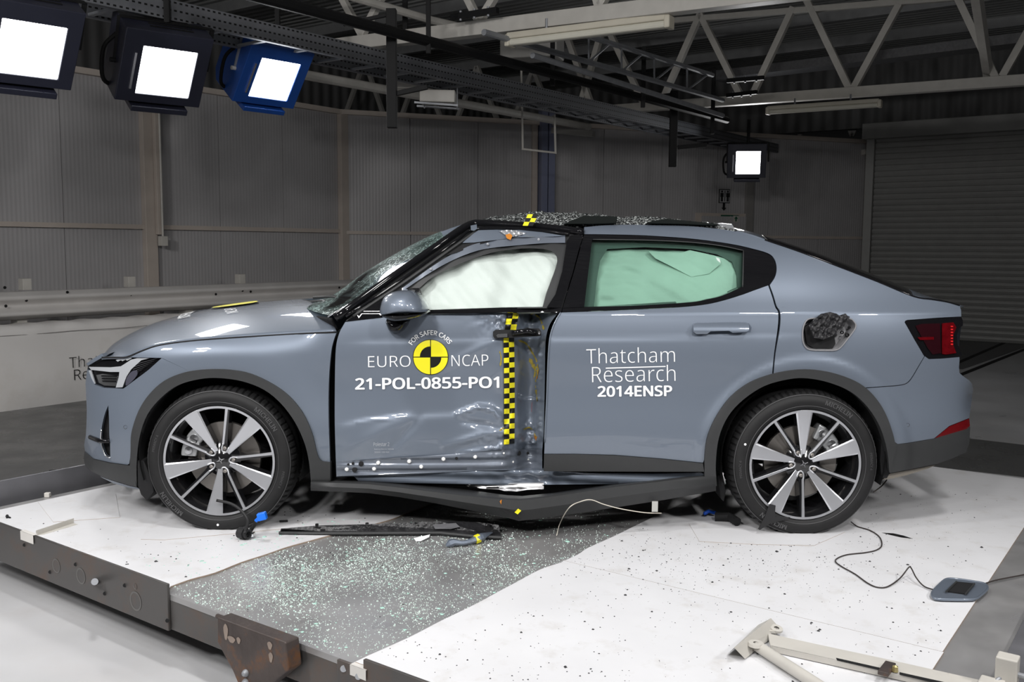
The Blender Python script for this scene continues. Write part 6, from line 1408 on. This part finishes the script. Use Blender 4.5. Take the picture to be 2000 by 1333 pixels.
# writing on the barrier cloth
for txt, xy, hpx in (('Thatcham', (135, 720), 21), ('Research', (142, 744), 21)):
    q = at_plane(xy[0], xy[1], bp0+BN*0.035, BN); V, F = tmesh(txt, 1.0, -0.012, 'LEFT'); A = np.array(V); h = A[:, 1].max(); sc = 0.118/h
    vs = [q+D1*(x*sc)+EZ*(y*sc) for x, y in V]; MB().add(vs, F).build('lettering', m_blk, clo, fixn=False)
q = at_plane(150, 722.5, bp0+BN*0.036, BN); MB().obox(q+D1*0.32, D1, BN, EZ, 0.2, 0.002, 0.004).build('underline', m_blk, clo)
# ================================================================== LOOSE THINGS ON THE DECK
t = _empty_patch('detached_door_trim', at_z(760, 1040, 0.01), 'long broken-off dark plastic door trim lying inside out in front of the sill', 'car trim')
tz = lambda x, y, z=0.012: at_z(x, y, z)
top = [tz(549, 1033, 0.03), tz(620, 1027, 0.035), tz(700, 1025, 0.04), tz(860, 1019, 0.045), tz(930, 1020, 0.04), tz(974, 1026, 0.04)]
fl = [tz(545, 1043), tz(620, 1044), tz(700, 1044), tz(860, 1043), tz(930, 1050), tz(979, 1052)]
mid = [tz(547, 1038, 0.012), tz(620, 1038, 0.012), tz(700, 1037, 0.012), tz(860, 1034, 0.012), tz(930, 1038, 0.012), tz(977, 1040, 0.012)]
mb = MB()
for a, b in ((top, mid), (mid, fl)):
    for i in range(5): mb.add([a[i], a[i+1], b[i+1], b[i], a[i]-EZ*0.006, a[i+1]-EZ*0.006, b[i+1]-EZ*0.006, b[i]-EZ*0.006], [(0, 1, 2, 3), (7, 6, 5, 4), (0, 4, 5, 1), (1, 5, 6, 2), (2, 6, 7, 3), (3, 7, 4, 0)])
m_trim = mat('broken_trim_plastic', (0.022, 0.022, 0.024), 0.3, noise=0.5, nscale=25, bump=0.8, bscale=40)
mb.build('trim_strip', m_trim, t)
MB().tube([p+EZ*0.004 for p in fl], 0.007, 8).build('outer_lip', m_clad, t)
for x, y in ((619, 1032), (717, 1030), (812, 1029), (955, 1033)):
    q = tz(x, y, 0.022); MB().obox(q, (1, 0, 0), (0, 1, 0), EZ, 0.018, 0.01, 0.008).tube([q, q+EZ*0.02], 0.008, 8).obox(q+np.array([0.03, -0.01, -0.006]), (1, 0, 0), (0, 1, 0), EZ, 0.01, 0.01, 0.004).build('clip_mount', m_inner, t)
MB().prism([tz(808, 1052, 0.01), tz(840, 1045, 0.012), tz(838, 1050, 0.01), tz(822, 1058, 0.006), tz(812, 1058, 0.006)], EZ*0.001).build('torn_label', m_decal, t)
MB().prism([tz(845, 1026, 0.03), tz(890, 1023, 0.04), tz(898, 1030, 0.03), tz(880, 1034, 0.02), tz(850, 1034, 0.02)], EZ*0.002).build('foam_patch', mat('grey_foam', (0.16, 0.16, 0.17), 0.4), t)
t = _empty_patch('broken_handle_cover', at_z(905, 1062, 0.01), 'grey-blue broken handle cover with a yellow tape band on the glass crumbs', 'car part')
ps = [at_z(871, 1067, 0.01), at_z(885, 1060, 0.022), at_z(905, 1061, 0.018), at_z(925, 1056, 0.02), at_z(940, 1050, 0.028), at_z(961, 1041, 0.02)]
MB().tube(cr(ps, 4), [0.004, .011, .016, .018, .017, .014, .012, .011, .011, .011, .012, .013, .014, .015, .016, .017, .018, .016, .012, .008, .004][:len(cr(ps, 4))], 6).build('cover_shell', m_paint, t)
a = ps[3]+(ps[4]-ps[3])*0.5; MB().tube([a-(ps[4]-ps[3])*0.28, a+(ps[4]-ps[3])*0.28], 0.0200, 6).build('yellow_band', m_yel, t)
# tie-down strap by the front wheel
def strap(name, pts, w, m, parent):
    P = cr(pts, 6); vs = []; fs = []
    for i, p in enumerate(P):
        d = P[min(i+1, len(P)-1)]-P[max(i-1, 0)]; s_ = np.cross(d, (0, -1, 0.35)); s_ /= np.linalg.norm(s_)+1e-9; vs += [p-s_*w/2, p+s_*w/2]
    fs = [(2*i, 2*i+1, 2*i+3, 2*i+2) for i in range(len(P)-1)]
    o = MB().add(vs, fs).build(name, m, parent, smooth=True); so = o.modifiers.new('thick', 'SOLIDIFY'); so.thickness = 0.004; return o
t = _empty_patch('tie_strap', at_z(482, 1048, 0.01), 'black webbing strap with a bright blue clip, looped through the front wheel', 'strap')
m_web = mat('black_webbing', (0.012, 0.012, 0.013), 0.6)
strap('webbing', [at_y(423, 978, -0.02), at_y(450, 984, -0.03), at_y(470, 997, -0.05), at_y(484, 1018, -0.08), at_z(478, 1042, 0.05)], 0.013, m_web, t)
strap('webbing', [at_z(486, 1042, 0.02), at_z(500, 1020, 0.09), at_z(506, 1008, 0.12)], 0.018, m_web, t)
for r, (x, y) in ((0.026, (474, 1042)), (0.022, (480, 1043))):
    c = at_z(x, y, 0.036); MB().lathe([(r, -0.018), (r, 0.018), (r-0.008, 0.018), (r-0.008, -0.018)], c, (0.85, -0.5, 0), 20, closed=True).build('strap_roll', m_web, t, smooth='auto')
MB().obox(at_z(489, 1046, 0.022), (0.9, 0.1, 0.2), (0, 1, 0), (-0.2, 0, 0.9), 0.02, 0.016, 0.008).build('buckle', m_chrome, t, bevel=0.002)
MB().obox(at_z(512, 1009, 0.135), (0.95, 0.0, 0.25), (0, 1, 0), (-0.25, 0, 0.95), 0.02, 0.014, 0.017).obox(at_z(504, 1014, 0.115), (0.7, 0.0, 0.7), (0, 1, 0), (-0.7, 0, 0.7), 0.016, 0.008, 0.008).build('blue_clip', mat('bright_blue_plastic', (0.01, 0.16, 0.75), 0.35), t, bevel=0.003)
# rear strap scraps
t = MB(); f4 = lambda x, y, o=-0.014: at_y(x, y, o)
t.prism([f4(505, 985), f4(505, 985)], (0, 0, 0)) if False else None
t.prism([f4(1503, 985), f4(1515, 988), (f4(1513, 1010)), f4(1544, 1011), f4(1535, 1016), f4(1505, 1023), f4(1484, 1036), f4(1481, 1034), f4(1494, 1010)], (0, 0.004, 0))
o = t.build('adhesive_strap', m_web); tag(o, 'black adhesive strap scrap stuck across the rear wheel rim and tyre', 'strap')
t = _empty_patch('strap_ratchet', at_z(1420, 1015, 0.02), 'black strap ratchet with a blue end under the car ahead of the rear wheel', 'ratchet')
MB().tube([at_z(1396, 1010, 0.03), at_z(1425, 1010, 0.035), at_z(1440, 1020, 0.03)], 0.022, 10).build('ratchet_body', m_inner, t, smooth='auto')
MB().tube([at_z(1376, 1004, 0.03), at_z(1384, 999, 0.035), at_z(1397, 1003, 0.03)], 0.009, 8).build('blue_end', mat('blue_end', (0.01, 0.08, 0.5), 0.4), t, smooth=True)
# cables
def cable(pts, r, m, label, n=6):
    o = MB().tube(cr(pts, 8), r, 8).build('cable', m, smooth=True); tag(o, label, 'cable'); return o
cable([at_z(1087, 1047, 0.004), at_z(1094, 1022, 0.05), at_y(1112, 992, -0.2), at_y(1135, 980, -0.13), at_y(1155, 977, -0.105), at_y(1180, 986, -0.09), at_y(1215, 995, -0.07), at_y(1260, 1002, -0.03), at_y(1292, 1003, 0.0)], 0.0022, mat('cream_wire', (0.62, 0.58, 0.5), 0.5), 'thin cream wire looping out from under the sill to the deck')
o = MB().obox(at_y(1279, 990, -0.02), (1, 0, 0), (0, 1, 0), EZ, 0.014, 0.002, 0.025).build('tape_tag', mat('clear_tape', (0.4, 0.4, 0.38), 0.3)); tag(o, 'pale tape tag hanging from the sill ahead of the rear wheel', 'tape')
cb = [(1662, 1020), (1675, 1029), (1700, 1037), (1718, 1050), (1722, 1066), (1712, 1075), (1690, 1080), (1655, 1084), (1636, 1091), (1632, 1098), (1645, 1108), (1670, 1122), (1695, 1140), (1715, 1148), (1735, 1146), (1758, 1130), (1775, 1109), (1780, 1111), (1790, 1130), (1805, 1146), (1824, 1153)]
hz_ = [0.02]+[0.011]*13+[0.012, 0.02, 0.05, 0.05, 0.03, 0.014, 0.018]
m_cab = mat('dark_brown_wire', (0.035, 0.028, 0.026), 0.45)
cable([at_z(x, y, h_) for (x, y), h_ in zip(cb, hz_)], 0.0028, m_cab, 'thin dark wire meandering from the rear wheel to the fuel flap')
cable([at_z(1922, 1141, 0.014), at_z(1945, 1134, 0.012), at_z(1975, 1128, 0.012), at_z(2010, 1121, 0.012), at_z(2100, 1100, 0.03)], 0.0028, m_cab, 'thin dark wire leaving the fuel flap towards the right edge')
cable([at_y(1706, 962, 0.15), at_y(1722, 950, 0.2), at_y(1732, 938, 0.25)], 0.003, m_cab, 'short dark wire hanging below the rear bumper')
# charging flap on the deck
fo = cr([(1823, 1154), (1819.5, 1163), (1828, 1170), (1865, 1171.5), (1903, 1171), (1916, 1164), (1927, 1154), (1929, 1147), (1921, 1140), (1890, 1134.5), (1862, 1131), (1848, 1132), (1838, 1139)], 3, closed=True)
t = _empty_patch('charging_flap', at_z(1875, 1152, 0.01), 'detached grey-blue charging flap lying face down with a black latch, at right', 'car part')
MB().prism([at_z(x, y, 0.020) for x, y in fo], (0, 0, -0.008)).build('flap_panel', m_paint, t, bevel=0.003)
MB().tube([at_z(x, y, 0.018) for x, y in fo], 0.0045, 6, closed=True).build('flap_rim', m_paint, t, smooth=True)
MB().prism([at_z(x, y, 0.026) for x, y in ((1851, 1155), (1869, 1136.5), (1903, 1140), (1888, 1160))], (0, 0, -0.008)).build('latch_plate', m_inner, t)
for (x0, y0, x1, y1) in ((1848, 1156.5, 1868, 1137), (1886, 1161, 1903, 1141)): MB().tube([at_z(x0, y0, 0.028), at_z(x1, y1, 0.028)], 0.004, 6).build('latch_rail', m_clad, t)
# small loose bits
o = MB().obox(at_z(554, 1019, 0.012), (0.97, 0.2, 0), (-0.2, 0.97, 0), EZ, 0.02, 0.006, 0.005).build('plastic_fragment', m_inner); tag(o, 'small black plastic fragment between the front wheel and the broken trim', 'fragment')
o = MB().tube([at_z(12, 1009, 0.010), at_z(20, 1012, 0.010)], 0.004, 8).tube([at_z(14, 1008, 0.012), at_z(15, 1012, 0.010)], 0.007, 8).build('screw', m_inner); tag(o, 'small dark screw lying on the white board at the far left', 'screw')
o = MB().obox(at_z(105, 921, FLOOR+0.012), (0.9, 0.4, 0), (-0.4, 0.9, 0), EZ, 0.03, 0.012, 0.008).build('plastic_fragment', m_inner); tag(o, 'black fragment on the dark floor behind the steel upstand at left', 'fragment')
o = MB().box(at_z(93, 967, 0.012), (0.014, 0.012, 0.012)).build('white_block', m_white, bevel=0.003); tag(o, 'tiny white block beside the steel upstand at left', 'block')
